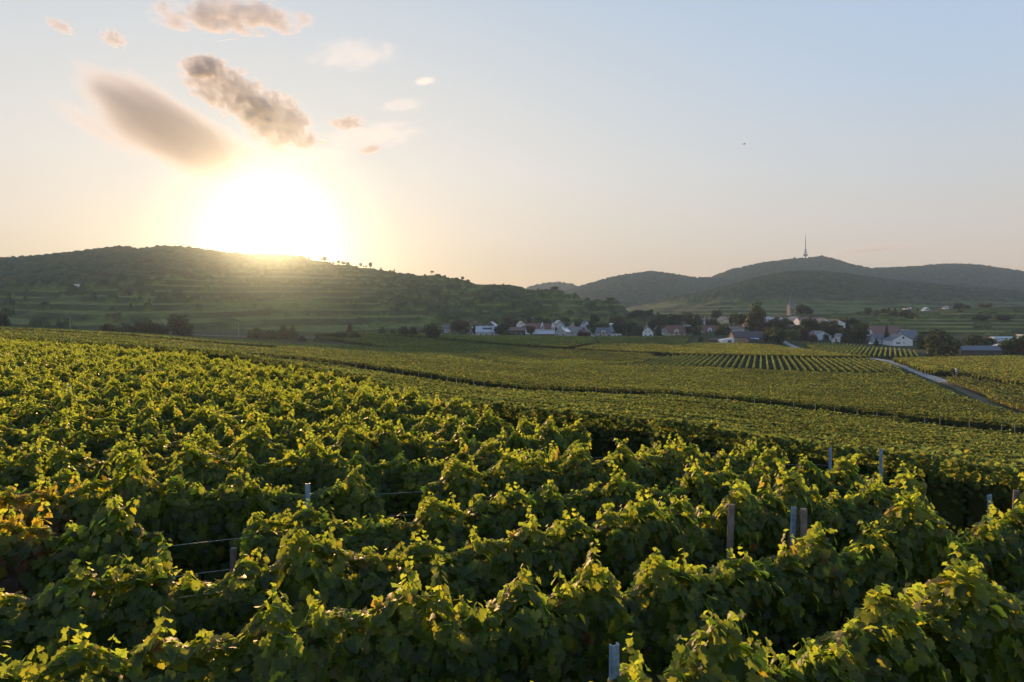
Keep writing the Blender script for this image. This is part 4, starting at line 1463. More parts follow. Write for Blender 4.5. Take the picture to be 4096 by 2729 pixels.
def crown_mesh(seed, shape, tint, n=1500):
    """a leafy crown in unit size: x, y within about 0.5, z from 0 to 1"""
    r = np.random.default_rng(seed)
    if shape == 'round':
        nl = 16
        a = r.uniform(0, 6.28, nl); q = np.sqrt(r.random(nl)) * 0.30
        lc = np.stack([q * np.cos(a), q * np.sin(a), r.uniform(0.30, 0.78, nl)], 1)
        lr = r.uniform(0.13, 0.24, nl)
    elif shape == 'bush':
        nl = 18
        a = r.uniform(0, 6.28, nl); q = np.sqrt(r.random(nl)) * 0.36
        lc = np.stack([q * np.cos(a), q * np.sin(a), r.uniform(0.12, 0.72, nl) * (1 - 0.5 * q / 0.36)], 1)
        lr = r.uniform(0.12, 0.22, nl)
    elif shape == 'cone':
        nl = 30
        z = np.linspace(0.04, 0.95, nl)
        a = np.arange(nl) * 2.4
        q = (1 - z) * 0.30
        lc = np.stack([q * np.cos(a), q * np.sin(a), z], 1)
        lr = 0.05 + 0.17 * (1 - z)
    else:                                          # 'sparse': an open old tree
        nl = 11
        a = r.uniform(0, 6.28, nl); q = np.sqrt(r.random(nl)) * 0.36
        lc = np.stack([q * np.cos(a), q * np.sin(a), r.uniform(0.40, 0.88, nl)], 1)
        lr = r.uniform(0.08, 0.16, nl)
    per = r.multinomial(n, lr ** 2 / (lr ** 2).sum())
    idx = np.repeat(np.arange(nl), per)
    dvec = r.normal(size=(n, 3)); dvec /= np.linalg.norm(dvec, axis=1, keepdims=True)
    rad_ = lr[idx, None] * (0.62 + 0.5 * r.random((n, 1)))
    if shape == 'cone':
        dvec[:, 2] *= 0.55
    C = lc[idx] + dvec * rad_
    C[:, 2] = np.clip(C[:, 2], 0.01, 1.02)
    C[:, 2] /= np.percentile(C[:, 2], 98.5)
    C[:, :2] *= 0.5 / np.percentile(np.hypot(C[:, 0], C[:, 1]), 95)
    nr = dvec + r.normal(0, 0.5, (n, 3)) + np.array([0, 0, 0.3])
    sz = r.uniform(0.06, 0.11, n) * (0.9 if shape == 'cone' else 1)
    V, F, k = leaves_quad(C, nr, sz, r)
    lump = 0.75 + 0.5 * r.random(nl)
    col = np.array(GREENS[tint])[None] * lump[idx, None] * (0.7 + 0.6 * r.random((n, 1)))
    m = r.random(n) < 0.08
    col[m] = col[m] * np.array((1.6, 1.2, 0.9))
    return mesh_np('crown', V, [F], M_TREE, cols=np.repeat(col, k, 0))


def trunk_mesh(seed, shape):
    r = np.random.default_rng(seed)
    b = MB()
    if shape == 'bush':
        for k in range(5):
            a = k * 1.256 + r.random()
            b.tube([(0, 0, -0.08), (0.06 * math.cos(a), 0.06 * math.sin(a), 0.2), (0.2 * math.cos(a), 0.2 * math.sin(a), 0.52)], [0.022, 0.016, 0.006], 5)
    elif shape == 'cone':
        b.tube([(0, 0, -0.08), (0, 0, 0.4), (0, 0, 0.93)], [0.035, 0.025, 0.006], 7)
    else:
        p = (r.normal(0, .015), r.normal(0, .015), 0.34)
        b.tube([(0, 0, -0.08), (0, 0, 0.1), p, (p[0], p[1], 0.62)], [0.045, 0.034, 0.028, 0.012], 8)
        for k in range(6):
            a = k * 1.05 + r.random() * 0.6
            z0 = 0.25 + 0.05 * k
            b.tube([(p[0] * .8, p[1] * .8, z0), (0.12 * math.cos(a), 0.12 * math.sin(a), z0 + 0.12), (0.28 * math.cos(a), 0.28 * math.sin(a), z0 + 0.26)], [0.020, 0.014, 0.005], 6)
    me = bpy.data.meshes.new('trunk')
    me.from_pydata(b.v, [], b.f)
    me.materials.append(M_BARK)
    return me


_cr, _tr = {}, {}
TREE_N = 0


def tree(label, u, D, width, height, shape='round', tint='green', group=None, xyz=None, name=None, n=1500):
    global TREE_N
    TREE_N += 1
    var = TREE_N % 3
    if (shape, tint, var) not in _cr:
        _cr[(shape, tint, var)] = crown_mesh(50 + var * 7 + len(_cr), shape, tint, n)
    if (shape, var) not in _tr:
        _tr[(shape, var)] = trunk_mesh(70 + var, shape)
    if xyz is None:
        x, y = dirx(u) * D, D
        z = ground(x, y)
    else:
        x, y, z = xyz
    nm = name or ('shrub' if shape == 'bush' else 'tree')
    e = empty(nm, (x, y, z - 0.05), (TREE_N * 2.17) % 6.28, (width, width, height))
    tag(e, label, nm, group)
    link('trunk', _tr[(shape, var)], e)
    link('crown', _cr[(shape, tint, var)], e)
    return e


def px(n, D):
    return n * D / FPX


GV = 'trees among the village houses'
# (label, u, D, width px, height px, shape, tint)
for q in [
    ('big round dark tree by the grey-blue house at the left village edge', 1838, 580, 88, 62, 'round', 'olive'),
    ('dense dark round tree alone at the end of the railway shrubs', 1730, 430, 70, 62, 'bush', 'dark'),
    ('tree between the cream house and the large metal roofed barn', 1905, 575, 34, 42, 'round', 'green'),
    ('dark tree at the right end of the metal roofed barn', 2008, 555, 62, 52, 'round', 'dark'),
    ('low wide shrub in front of the long brown roofed building', 2030, 540, 60, 24, 'bush', 'olive'),
    ('olive tree in front of the first red roofed house', 2123, 560, 40, 40, 'round', 'olive'),
    ('reddish shrub in front of the wide grey-brown roof', 2334, 560, 56, 30, 'bush', 'red'),
    ('dark conifer rising behind the village middle', 2366, 640, 30, 66, 'cone', 'dark'),
    ('light green round tree behind the dark blue dormer house', 2412, 640, 48, 40, 'round', 'light'),
    ('green tree left of the light green round tree', 2384, 630, 34, 40, 'round', 'green'),
    ('big dark tree right of the dormer house', 2478, 610, 58, 50, 'round', 'dark'),
    ('broad dark tree behind the low white garage', 2520, 620, 62, 52, 'round', 'dark'),
    ('dark tree touching the white gabled house on its left', 2548, 600, 44, 42, 'round', 'olive'),
    ('dark slim spruce right of the white gabled house with four windows', 2635, 590, 26, 58, 'cone', 'dark'),
    ('tall olive tree behind the large red-brown roof', 2650, 680, 56, 56, 'round', 'olive'),
    ('dark tree crown behind the large red-brown roof', 2695, 690, 62, 56, 'round', 'dark'),
    ('wide green tree right of the white flat roofed building', 2778, 640, 66, 56, 'round', 'green'),
    ('small dark tree in front of the white flat roofed building', 2752, 590, 38, 36, 'round', 'dark'),
    ('round grey-green shrub left of the dark red roof', 2790, 580, 40, 36, 'bush', 'olive'),
    ('tree in front of the brown roofed long building', 2850, 620, 40, 44, 'round', 'olive'),
    ('dark conifer in front of the brown roofed long building', 2828, 650, 22, 44, 'cone', 'dark'),
    ('dark shrub left of the dark timber barn', 2880, 560, 46, 40, 'bush', 'green'),
    ('green round shrub touching the timber barn on its left', 2908, 560, 40, 42, 'bush', 'green'),
    ('dark tree left of the biggest round tree', 2958, 640, 64, 52, 'round', 'dark'),
    ('biggest round tree standing above the timber barn', 3017, 560, 88, 112, 'bush', 'olive'),
    ('reddish dark tree below the biggest round tree', 3052, 545, 48, 46, 'round', 'red'),
    ('olive green shrub at the head of the pale track', 3085, 490, 58, 52, 'bush', 'light'),
    ('dark shrub beside the pale track on its left', 3118, 470, 52, 56, 'bush', 'dark'),
    ('bright round tree on a thin trunk right beside the pale track', 3168, 470, 56, 56, 'round', 'light'),
    ('dark reddish tree right of the bright round tree', 3215, 495, 52, 46, 'bush', 'red'),
    ('reddish shrub in front of the pale blue gable', 3250, 480, 40, 36, 'bush', 'red'),
    ('olive tree in front of the pale pink winery roof', 3122, 540, 60, 56, 'round', 'olive'),
    ('green tree left of the pointed roof hut', 3150, 560, 46, 48, 'round', 'green'),
    ('dark broad tree in front of the wide pale gable', 3250, 545, 72, 50, 'round', 'dark'),
    ('small golden tree at the church foot', 3158, 700, 24, 22, 'round', 'gold'),
    ('dark tree right of the church tower', 3203, 770, 38, 50, 'round', 'dark'),
    ('broad dark tree second to the right of the church tower', 3232, 760, 42, 44, 'round', 'dark'),
    ('tree in front of the glazed white hall', 3315, 525, 66, 56, 'round', 'olive'),
    ('dark tree right of the pale blue gable', 3328, 500, 58, 60, 'round', 'dark'),
    ('golden tree left of the broad conifers', 3366, 490, 28, 50, 'round', 'gold'),
    ('dark broad conifer left of the large red roof', 3390, 475, 50, 74, 'cone', 'dark'),
    ('largest dark conifer touching the large red roof', 3453, 475, 74, 76, 'bush', 'dark'),
    ('golden green conifer between the two broad conifers', 3420, 490, 44, 66, 'cone', 'olive'),
    ('pointed dark cypress in front of the large red roof', 3547, 465, 28, 70, 'cone', 'dark'),
    ('small pointed cypress before the pale green walled house', 3505, 455, 20, 30, 'cone', 'dark'),
    ('very large dark round tree at the right, below the slope', 3752, 340, 148, 98, 'bush', 'olive'),
    ('green tree behind the very large dark round tree', 3690, 420, 60, 62, 'bush', 'green'),
    ('light olive shrub between the large round tree and the long shed', 3838, 375, 50, 46, 'bush', 'light'),
    ('broad olive tree behind the long dark blue shed', 3900, 380, 104, 66, 'bush', 'olive'),
    ('dark tree at the right end behind the long shed', 3945, 385, 60, 52, 'round', 'dark'),
    ('large dark tree at the right picture edge beside the reddish house', 4060, 352, 96, 68, 'bush', 'green'),
    ('small shrub at the right picture edge in front of the large tree', 4092, 345, 50, 40, 'bush', 'red'),
    ('small dark shrub in front of the open shed', 3824, 352, 26, 18, 'bush', 'olive'),
    ('lone dark tree beside the weather station in the vines', 3818, 214, 26, 38, 'round', 'dark'),
    ('low dark shrub left of the weather station', 3790, 222, 44, 16, 'bush', 'dark'),
    ('dark shrub at the corner of the timber barn and the track', 3056, 488, 34, 30, 'bush', 'dark'),
    ('low dark shrub closing the small striped plot', 2805, 500, 22, 22, 'bush', 'dark'),
    ('pale green wood edge tree behind the long brown roof', 2790, 760, 50, 36, 'round', 'olive'),
    ('tall tree behind the long brown roof, left one', 2745, 770, 52, 42, 'round', 'olive'),
    ('tall dark tree behind the long brown roof, right one', 2868, 770, 44, 46, 'round', 'dark'),
    ('dark tree at the foot of the quarry cliff', 2590, 800, 56, 48, 'round', 'dark'),
    ('dark tree left of the quarry cliff foot', 2545, 790, 60, 50, 'round', 'dark'),
    ('big pale round tree behind the left village roofs', 2035, 700, 44, 40, 'round', 'olive'),
]:
    lab, u, D, w, h, sh, ti = q
    tree(lab, u, D, px(w, D), px(h, D), sh, ti, GV)
_fr = np.random.default_rng(77)
for k_ in range(70):
    u_ = _fr.uniform(1850, 3480)
    D_ = _fr.uniform(600, 760) if u_ < 3060 else _fr.uniform(520, 600)
    sh_, ti_ = [('round', 'green'), ('round', 'dark'), ('bush', 'olive'), ('round', 'olive'), ('bush', 'dark')][k_ % 5]
    tree('small garden tree among the village roofs', u_, D_, px(_fr.uniform(26, 52), D_), px(_fr.uniform(24, 42), D_), sh_, ti_, 'small garden trees of the village')
for k_ in range(26):
    u_ = _fr.uniform(3040, 3420); D_ = _fr.uniform(495, 545)
    tree('low shrub between the gardens right of the pale track', u_, D_, px(_fr.uniform(30, 56), D_), px(_fr.uniform(22, 36), D_), 'bush', ('olive', 'dark', 'green', 'red')[k_ % 4], 'low garden shrubs right of the track')
GB = 'shrubs along the railway'
for q in [
    ('long low shrub left of the first railway mast group', 440, 385, 70, 36, 'olive'), ('low shrub beside the leftmost thicket of the railway', 500, 383, 70, 38, 'olive'),
    ('dark shrub in the railway thicket left of its tall tree', 560, 385, 80, 46, 'dark'), ('dark shrub directly left of the railway mast by the tall tree', 625, 384, 80, 48, 'dark'),
    ('brownish wide shrub in the sun rays by the railway', 1025, 395, 64, 42, 'olive'), ('low brownish shrub right of the wide one in the sun rays', 1085, 395, 56, 34, 'olive'),
    ('tall brown green bush below the sun', 1140, 397, 46, 58, 'olive'), ('tall bush right behind the one below the sun', 1170, 400, 40, 54, 'olive'),
    ('small dark shrub right of the tall bushes below the sun', 1205, 385, 40, 20, 'dark'), ('low round shrub on the bank right of the sun rays', 1275, 390, 46, 20, 'light'),
    ('dark low shrub on the railway bank', 1360, 398, 70, 32, 'dark'), ('dark low shrub next to the bank shrub', 1415, 400, 60, 34, 'dark'),
    ('tree behind the railway, left of a pair', 1532, 450, 40, 34, 'green'), ('smaller tree behind the railway', 1568, 452, 26, 28, 'green'),
    ('dark shrub at the railway beside a pale mast', 1612, 440, 54, 42, 'dark'), ('dark shrub right of the pale mast', 1655, 442, 40, 40, 'dark'),
    ('reddish tree on the terraces behind the railway', 1400, 470, 30, 40, 'red'), ('small lone shrub in the shaded field', 1496, 330, 26, 18, 'dark'),
    ('small shrub on the near bank of the railway', 1620, 425, 34, 14, 'dark'),
]:
    lab, u, D, w, h, ti = q
    tree(lab, u, D, px(w, D), px(h, D), 'bush', ti, GB)
tree('tall dark round tree beside the railway mast', 718, 388, px(100, 388), px(82, 388), 'bush', 'dark', 'trees along the railway')
tree('dark tree cut off by the left picture edge', 4, 400, px(60, 400), px(58, 400), 'bush', 'dark', 'trees along the railway')

GR = 'trees on the hill crest'
for k_, (u, w, h, sh, lab) in enumerate([
    (1236, 14, 12, 'bush', 'low bushy tree on the crest just right of the sun'), (1287, 10, 9, 'round', 'small tree left of the tallest crest tree'),
    (1299, 15, 19, 'round', 'tallest crest tree right of the sun'), (1311, 6, 9, 'cone', 'thin small crest tree right of the tallest one'), (1321, 7, 9, 'round', 'tiny lollipop shaped crest tree'),
    (1333, 12, 7, 'bush', 'low shrub on the crest after the lollipop tree'), (1354, 13, 12, 'round', 'rounded crest tree before the crest thicket'),
    (1374, 18, 10, 'bush', 'crest thicket of pale bushes, left half'), (1391, 16, 12, 'bush', 'crest thicket of pale bushes, right half'),
    (1425, 16, 6, 'bush', 'low flat shrub on the falling crest'), (1443, 11, 15, 'sparse', 'pale airy crest tree'), (1455, 6, 6, 'round', 'tiny crest tree right of the airy one'),
    (1465, 8, 7, 'round', 'small round crest tree before the pointed dark one'), (1482, 15, 18, 'round', 'pointed dark crest tree standing alone'), (1524, 11, 13, 'cone', 'second dark pointed crest tree farther down'),
    (1560, 12, 6, 'bush', 'low shrub on the lower crest'), (1577, 6, 8, 'cone', 'tiny pointed shrub on the lower crest'), (1728, 15, 13, 'sparse', 'umbrella shaped lone tree on the crest step'),
    (1850, 12, 12, 'round', 'left of two small trees on the lowest crest'), (1872, 16, 9, 'bush', 'right of two small trees on the lowest crest'),
    (2218, 34, 10, 'bush', 'bushy tree on the quarry edge'), (2440, 40, 8, 'bush', 'scrub on top of the quarry cliff')]):
    x, y, z = at_left(u, 0.985)
    tree(lab, u, y, px(w, y), px(h, y) * 1.15, sh, 'olive' if k_ % 3 else 'green', GR, (x, y, z + 1.0))
for u, t, w, h, sh, ti, lab in [(3835, 0.97, 42, 22, 'bush', 'dark', 'dark round tree on the crest right of the slope houses'), (3870, 0.97, 26, 14, 'bush', 'red', 'reddish low tree right of the dark crest tree'),
                                (3925, 0.97, 34, 14, 'bush', 'gold', 'golden brown shrub on the slope crest'), (3955, 0.97, 30, 14, 'bush', 'olive', 'olive shrub right of the golden brown one'),
                                (3670, 0.97, 10, 12, 'cone', 'dark', 'small conifer between the two slope houses'), (3555, 0.9, 24, 22, 'cone', 'dark', 'dark conifer left of the tall gabled slope house'),
                                (3580, 0.92, 18, 22, 'cone', 'olive', 'slim conifer nearest the tall gabled slope house'), (3535, 0.88, 20, 20, 'round', 'dark', 'dark tree on the slope left of the conifers'),
                                (3470, 0.85, 34, 26, 'bush', 'dark', 'broad dark bush on the slope above the red roof'), (3620, 0.62, 46, 26, 'bush', 'dark', 'dark bush in the middle of the terraced slope'),
                                (3570, 0.66, 40, 24, 'bush', 'olive', 'olive bush left of the dark one in mid slope'), (3650, 0.55, 40, 26, 'bush', 'olive', 'olive bush right of the dark one in mid slope'),
                                (3505, 0.70, 26, 26, 'bush', 'olive', 'bush at the left side of the terraced slope'), (3930, 0.42, 70, 22, 'bush', 'dark', 'long dark hedge bush on the right of the slope'),
                                (4010, 0.42, 70, 22, 'bush', 'dark', 'long dark hedge bush at the far right of the slope')]:
    x, y, z = at_terr(u, t)
    tree(lab, u, y, px(w, y), px(h, y), sh, ti, 'trees on the terraced slope', (x, y, z - 0.2))

# ------------------------------------------------------------------ posts, wires, poles
def post_mesh(kind, h):
    b = MB()
    if kind == 'steel':
        for x0, x1, y0, y1 in ((-.032, .032, -.004, .004), (-.036, -.028, .004, .040), (.028, .036, .004, .040)):
            b.box(x0, x1, y0, y1, -0.3, h)
        for k in range(6):
            b.box(.036, .046, .01, .03, h - 0.2 - k * 0.25, h - 0.16 - k * 0.25)
    else:
        b.tube([(0, 0, -0.3), (0.005, 0, h * 0.5), (0, 0.004, h)], [0.052, 0.05, 0.046], 9)
    return b


def tops(x, y):
    return ground(x, y) + 2.0


_pm = {}


def trellis_post(label, x, y, h, kind, lean=(0, 0), rz=A_N, group='trellis posts', sc=1.0):
    key = (kind, round(h, 1))
    b = post_mesh(kind, key[1])
    if key not in _pm:
        me = bpy.data.meshes.new('trellis_post')
        me.from_pydata(b.v, [], b.f)
        me.materials.append({'steel': M_STEEL, 'wood': M_WOOD, 'pale': M_PALE}[kind])
        _pm[key] = me
    o = link('trellis_post', _pm[key], None, (x, y, ground(x, y)))
    o.rotation_euler = (lean[0], lean[1], rz)
    o.scale = (sc, sc, 1)
    tag(o, label, 'post', group)
    return o


for u, v, kind, lean, lab in [
    (2463, 2560, 'steel', (0, 0), 'blue grey steel post standing up from the lowest vine row'),
    (1232, 1925, 'steel', (0, 0), 'steel post with wires in the dark gap left of centre'),
    (3160, 2020, 'steel', (0, 0.05), 'bright blue grey steel post in the right rows'),
    (3216, 2025, 'wood', (0, 0), 'weathered wooden post beside the bright steel post'),
    (2902, 2010, 'wood', (0, 0.06), 'leaning wooden post left of the bright steel post'),
    (3985, 1965, 'steel', (0, -0.08), 'leaning steel post near the right picture edge'),
    (4040, 1955, 'wood', (0, 0.10), 'leaning pale wooden post at the right picture edge'),
    (3324, 1785, 'steel', (0, 0), 'short steel post on the brow in front of the fine far rows'),
    (3527, 1805, 'steel', (0, 0), 'second short steel post on the brow'),
    (280, 1535, 'steel', (0, 0), 'steel post among the vines at the left'),
    (264, 1542, 'wood', (0, 0), 'wooden post next to the steel one at the left')]:
    k = (v - HOR) / FPX
    D = 2.34 / max(0.05, (k - 0.03 - 0.03 * dirx(u)))
    x, y = dirx(u) * D, D
    zt = (HOR - v) / FPX * D
    h = max(2.0, zt - ground(x, y))
    trellis_post(lab, x, y, min(h, 2.6), kind, lean, group='posts among the near vines')


# posts inside the near rows, mostly wrapped in foliage
for k_ in range(0, 9):
    c_ = ROW_C0 + ROW_S * k_
    for t_ in np.arange(-30 + (k_ * 2.3) % 5, 30, 5.75):
        x_, y_ = NN[0] * c_ + DN[0] * t_, NN[1] * c_ + DN[1] * t_
        if inside(POLY_N, x_, y_) and abs(x_) < 0.75 * y_ + 0.8 and y_ > 3.5:
            trellis_post('weathered post wrapped in the foliage of a near vine row', x_, y_, 1.3 if k_ < 4 else 1.55, 'wood', (0, 0.03), A_N, 'posts wrapped in the near rows')


def wire(label, c, h, t0, t1):
    t = np.arange(t0, t1, 0.6)
    X = NN[0] * c + DN[0] * t; Y = NN[1] * c + DN[1] * t
    Z = ground(X, Y) + h + 0.02 * np.sin(t * 0.9)
    b = MB().tube(list(zip(X, Y, Z)), 0.0028, 5)
    o = b.build('trellis_wire', M_WIRE)
    tag(o, label, 'wire', 'trellis wires')


for i_, c_ in enumerate([ROW_C0 + ROW_S * k for k in range(6)]):
    nm = ['nearest', 'second nearest', 'third nearest', 'fourth nearest', 'fifth nearest', 'sixth nearest'][i_]
    for h_, hn in ((1.0, 'lower'), (1.42, 'upper')):
        wire('%s trellis wire of the %s vine row' % (hn, nm), c_, h_, -6 - 0.9 * c_, 6 + 0.9 * c_)

# the line of thin posts at the row ends along the track
r_ = np.random.default_rng(8)
seg = np.array(shifted(POST_LINE, 1.6))
for i_ in range(1, len(seg) - 1):
    a_, b_ = seg[i_], seg[i_ + 1]
    L_ = np.hypot(*(b_ - a_))
    n_ = int(L_ / 2.5)
    for k_ in range(n_):
        f_ = (k_ + 0.5 * r_.random()) / n_
        p_ = a_ + (b_ - a_) * f_ + np.array((0, r_.normal(0, 0.25)))
        trellis_post('thin grey post in the long line along the dark track', p_[0], p_[1], 2.4 + 0.3 * round(r_.random()), 'pale',
                     (0, r_.normal(0, 0.03)), 0.3, 'thin posts along the dark track', 0.9)
for k_, u in enumerate((716, 750, 790, 825)):
    D = 141.5 - k_ * 0.6
    trellis_post('leaning pale end post beside the dark track at the left', dirx(u) * D, D, 2.7, 'pale', (0, -0.22), 0.3, 'leaning end posts', 1.5)
for u, D in ((285, 92), (470, 86)):
    trellis_post('single pale post in the gap of the left plot', dirx(u) * D, D, 2.5, 'wood', (0, -0.1), 0.3, 'pale posts in the left gap', 1.3)


def catenary(label, u, D, hgt=8.6, side=-1):
    x, y = dirx(u) * D, D
    e = empty('railway_mast', (x, y, ground(x, y) + 0.3), 0.0)
    tag(e, label, 'railway mast', 'railway overhead line masts')
    MB().tube([(0, 0, -0.8), (0, 0, hgt)], [0.16, 0.12], 8).build('pole', M_CONC, e)
    MB().tube([(0, 0, hgt - 1.6), (side * 2.9, 0, hgt + 0.1)], 0.07, 6).tube([(0, 0, hgt - 0.2), (side * 2.9, 0, hgt + 0.1)], 0.045, 6).tube([(side * 1.5, 0, hgt - .75), (side * 2.6, 0, hgt - 1.2)], 0.04, 6).build('bracket', M_PALE, e)


catenary('railway mast with a white bracket at the far left', 280, 396)
catenary('tall railway mast with a white bracket beside the dark round tree', 662, 396)
catenary('railway mast with a bracket in the sun rays', 955, 403)
catenary('faint railway mast right of the sun rays', 1466, 432, 8.0)
catenary('railway mast with a white foot among the dark shrubs', 1632, 440, 8.6, 1)


def utility_pole(label, u, D, h=9.0):
    x, y = dirx(u) * D, D
    e = empty('utility_pole', (x, y, ground(x, y)), 0.2)
    tag(e, label, 'utility pole', 'utility poles in front of the village')
    MB().tube([(0, 0, -0.5), (0, 0, h)], [0.17, 0.12], 8).build('pole', M_WOOD, e)
    MB().box(-0.8, 0.8, -0.06, 0.06, h - 0.5, h - 0.36).build('crossarm', M_WOOD, e)


utility_pole('wooden utility pole left of the big round tree at the village edge', 1797, 505)
utility_pole('utility pole in front of the barn with solar panels', 1965, 510)
utility_pole('utility pole in front of the olive tree and the red roof', 2120, 510)
utility_pole('utility pole before the small white gabled house', 2357, 515)
utility_pole('utility pole right of the low white garage', 2505, 560, 9.5)
utility_pole('utility pole on the crest of the terraced slope', 3990, 500, 7)


def weather_station():
    D = 206.0
    x, y = dirx(3826) * D, D
    e = empty('weather_station', (x, y, ground(x, y)), 0.1)
    tag(e, 'white headed weather station on a pole beside the lone dark tree in the vines', 'weather station')
    MB().tube([(0, 0, -.4), (0, 0, 3.4)], 0.05, 8).build('pole', M_STEEL, e)
    MB().tube([(-.35, 0, -.4), (-.33, 0, 2.5)], 0.10, 8).build('wooden_post', M_WOOD, e)
    MB().lathe([(0.05, 3.0), (0.24, 3.05), (0.26, 3.2), (0.2, 3.35), (0.24, 3.4), (0.2, 3.6), (0.05, 3.66)], 12, -.1).build('sensor_head', M_FRAME, e)
    MB().box(0.05, 0.65, -.05, .25, 2.62, 2.68).build('solar_panel', plain('small_solar_panel', (0.12, 0.30, 0.34), 0.3, 0.1, 4), e)
    MB().box(-.35, .1, -.08, .08, 2.66, 2.8).build('arm', M_FRAME, e)


weather_station()
_x, _y = dirx(3811) * 208, 208.0
trellis_post('pale blue white marker post left of the weather station', _x, _y, 2.4, 'wood', (0, 0.08), 0, 'marker posts', 1.9).data.materials[0]


def parked_car():
    D = 462.0
    x, y = dirx(3488) * D, D
    e = empty('parked_car', (x, y, ground(x, y)), 0.15)
    tag(e, 'small white car parked beside the dark conifer and the pale green house', 'car')
    pr = [(-2.1, .35), (2.1, .35), (2.15, .8), (1.3, .95), (.7, 1.45), (-1.0, 1.48), (-1.7, .98), (-2.15, .9)]
    MB().prism(pr, -.85, .85, 'y').build('body', M_FRAME, e)
    MB().prism([(-.95, 1.0), (1.1, .97), (.62, 1.38), (-.92, 1.40)], -.87, -.84, 'y').build('window', M_GLASS, e)
    for s in (-1.3, 1.3):
        for yy in (-.8, .62):
            w_ = MB()
            w_.tube([(s, yy, .33), (s, yy + .18, .33)], .33, 14)
            w_.build('wheel', plain('tyre', (.02, .02, .02), .9, .1, 5), e)


parked_car()


def bird():
    D = 80.0
    p = pos(2976, 577, D)
    e = empty('bird', p, 0.5)
    tag(e, 'dark bird gliding in the sky above the mountain', 'bird')
    b = MB()
    b.tube([(-.16, 0, 0), (-.08, 0, .01), (.04, 0, .02), (.14, 0, .02), (.2, 0, .015)], [.008, .03, .045, .03, .01], 8)
    for s in (-1, 1):
        b.quad((-.06, s * .03, .03), (.07, s * .03, .03), (.06, s * .2, .07), (-.02, s * .34, .05), (-.07, s * .2, .06))
        b.quad((-.06, s * .03, .02), (-.07, s * .2, .05), (-.02, s * .34, .045), (.06, s * .2, .06), (.07, s * .03, .02))
    b.quad((-.16, -.01, 0), (-.28, -.05, 0), (-.28, .05, 0), (-.16, .01, 0)).quad((-.16, .01, -.004), (-.28, .05, -.004), (-.28, -.05, -.004), (-.16, -.01, -.004))
    b.build('body', plain('dark_feathers', (.03, .028, .026), .8, .2, 20), e)


bird()
x_, y_, z_ = at_left(310, 0.42)
e_ = empty('shed', (x_, y_, z_ + 1.2), 0.0)
tag(e_, 'tiny white hut on the terraces of the left hill', 'shed')
MB().box(-3.0, 3.0, -1.5, 1.5, -2, 1.6).build('wall', M_W['white'], e_)
MB().prism([(-3.3, 1.55), (3.3, 1.75), (3.3, 2.0), (-3.3, 1.8)], -1.8, 1.8, 'y').build('roof', M_R['white'], e_)

# ------------------------------------------------------------------ clouds
SC_CLOUD = {}


def cloud_mat(name, dens, nscale, soft, thr, albedo=0.92, g=0.55, seed=0.0, warp=0.0):
    """volume density in object space: a soft ellipsoid eaten away by noise"""
    m = bpy.data.materials.new(name)
    m.use_nodes = True
    nt = m.node_tree
    N, L = nt.nodes, nt.links
    N.remove(N['Principled BSDF'])
    v = N.new('ShaderNodeVolumePrincipled')
    v.inputs['Color'].default_value = (albedo, albedo * 0.98, albedo * 1.08, 1)
    v.inputs['Anisotropy'].default_value = g
    tc = N.new('ShaderNodeTexCoord')
    ln = N.new('ShaderNodeVectorMath'); ln.operation = 'LENGTH'
    L.new(tc.outputs['Object'], ln.inputs[0])
    ad = N.new('ShaderNodeVectorMath'); ad.operation = 'ADD'; ad.inputs[1].default_value = (seed, seed * 1.7, seed * 0.6)
    L.new(tc.outputs['Object'], ad.inputs[0])
    mp = N.new('ShaderNodeVectorMath'); mp.operation = 'MULTIPLY'
    mp.inputs[1].default_value = nscale
    L.new(ad.outputs[0], mp.inputs[0])
    no = N.new('ShaderNodeTexNoise'); no.inputs['Scale'].default_value = 1.0; no.inputs['Detail'].default_value = 7
    no.inputs['Roughness'].default_value = 0.6
    L.new(mp.outputs[0], no.inputs['Vector'])
    # field = (1 - r) * a + (noise - .5) * b - thr
    a = N.new('ShaderNodeMath'); a.operation = 'MULTIPLY_ADD'
    a.inputs[1].default_value = -1.0; a.inputs[2].default_value = 1.0
    L.new(ln.outputs['Value'], a.inputs[0])
    b = N.new('ShaderNodeMath'); b.operation = 'MULTIPLY_ADD'; b.inputs[1].default_value = warp; b.inputs[2].default_value = -0.5 * warp - thr
    L.new(no.outputs['Fac'], b.inputs[0])
    s = N.new('ShaderNodeMath'); s.operation = 'ADD'
    L.new(a.outputs[0], s.inputs[0]); L.new(b.outputs[0], s.inputs[1])
    mr = N.new('ShaderNodeMapRange'); mr.interpolation_type = 'SMOOTHSTEP'
    mr.inputs['From Min'].default_value = 0.0; mr.inputs['From Max'].default_value = soft
    mr.inputs['To Min'].default_value = 0.0; mr.inputs['To Max'].default_value = dens
    L.new(s.outputs[0], mr.inputs['Value'])
    L.new(mr.outputs[0], v.inputs['Density'])
    L.new(v.outputs[0], N['Material Output'].inputs['Volume'])
    return m


def ico(name, mat):
    import bmesh
    bm = bmesh.new()
    bmesh.ops.create_icosphere(bm, subdivisions=3, radius=1.0)
    me = bpy.data.meshes.new(name)
    bm.to_mesh(me)
    bm.free()
    me.materials.append(mat)
    return me


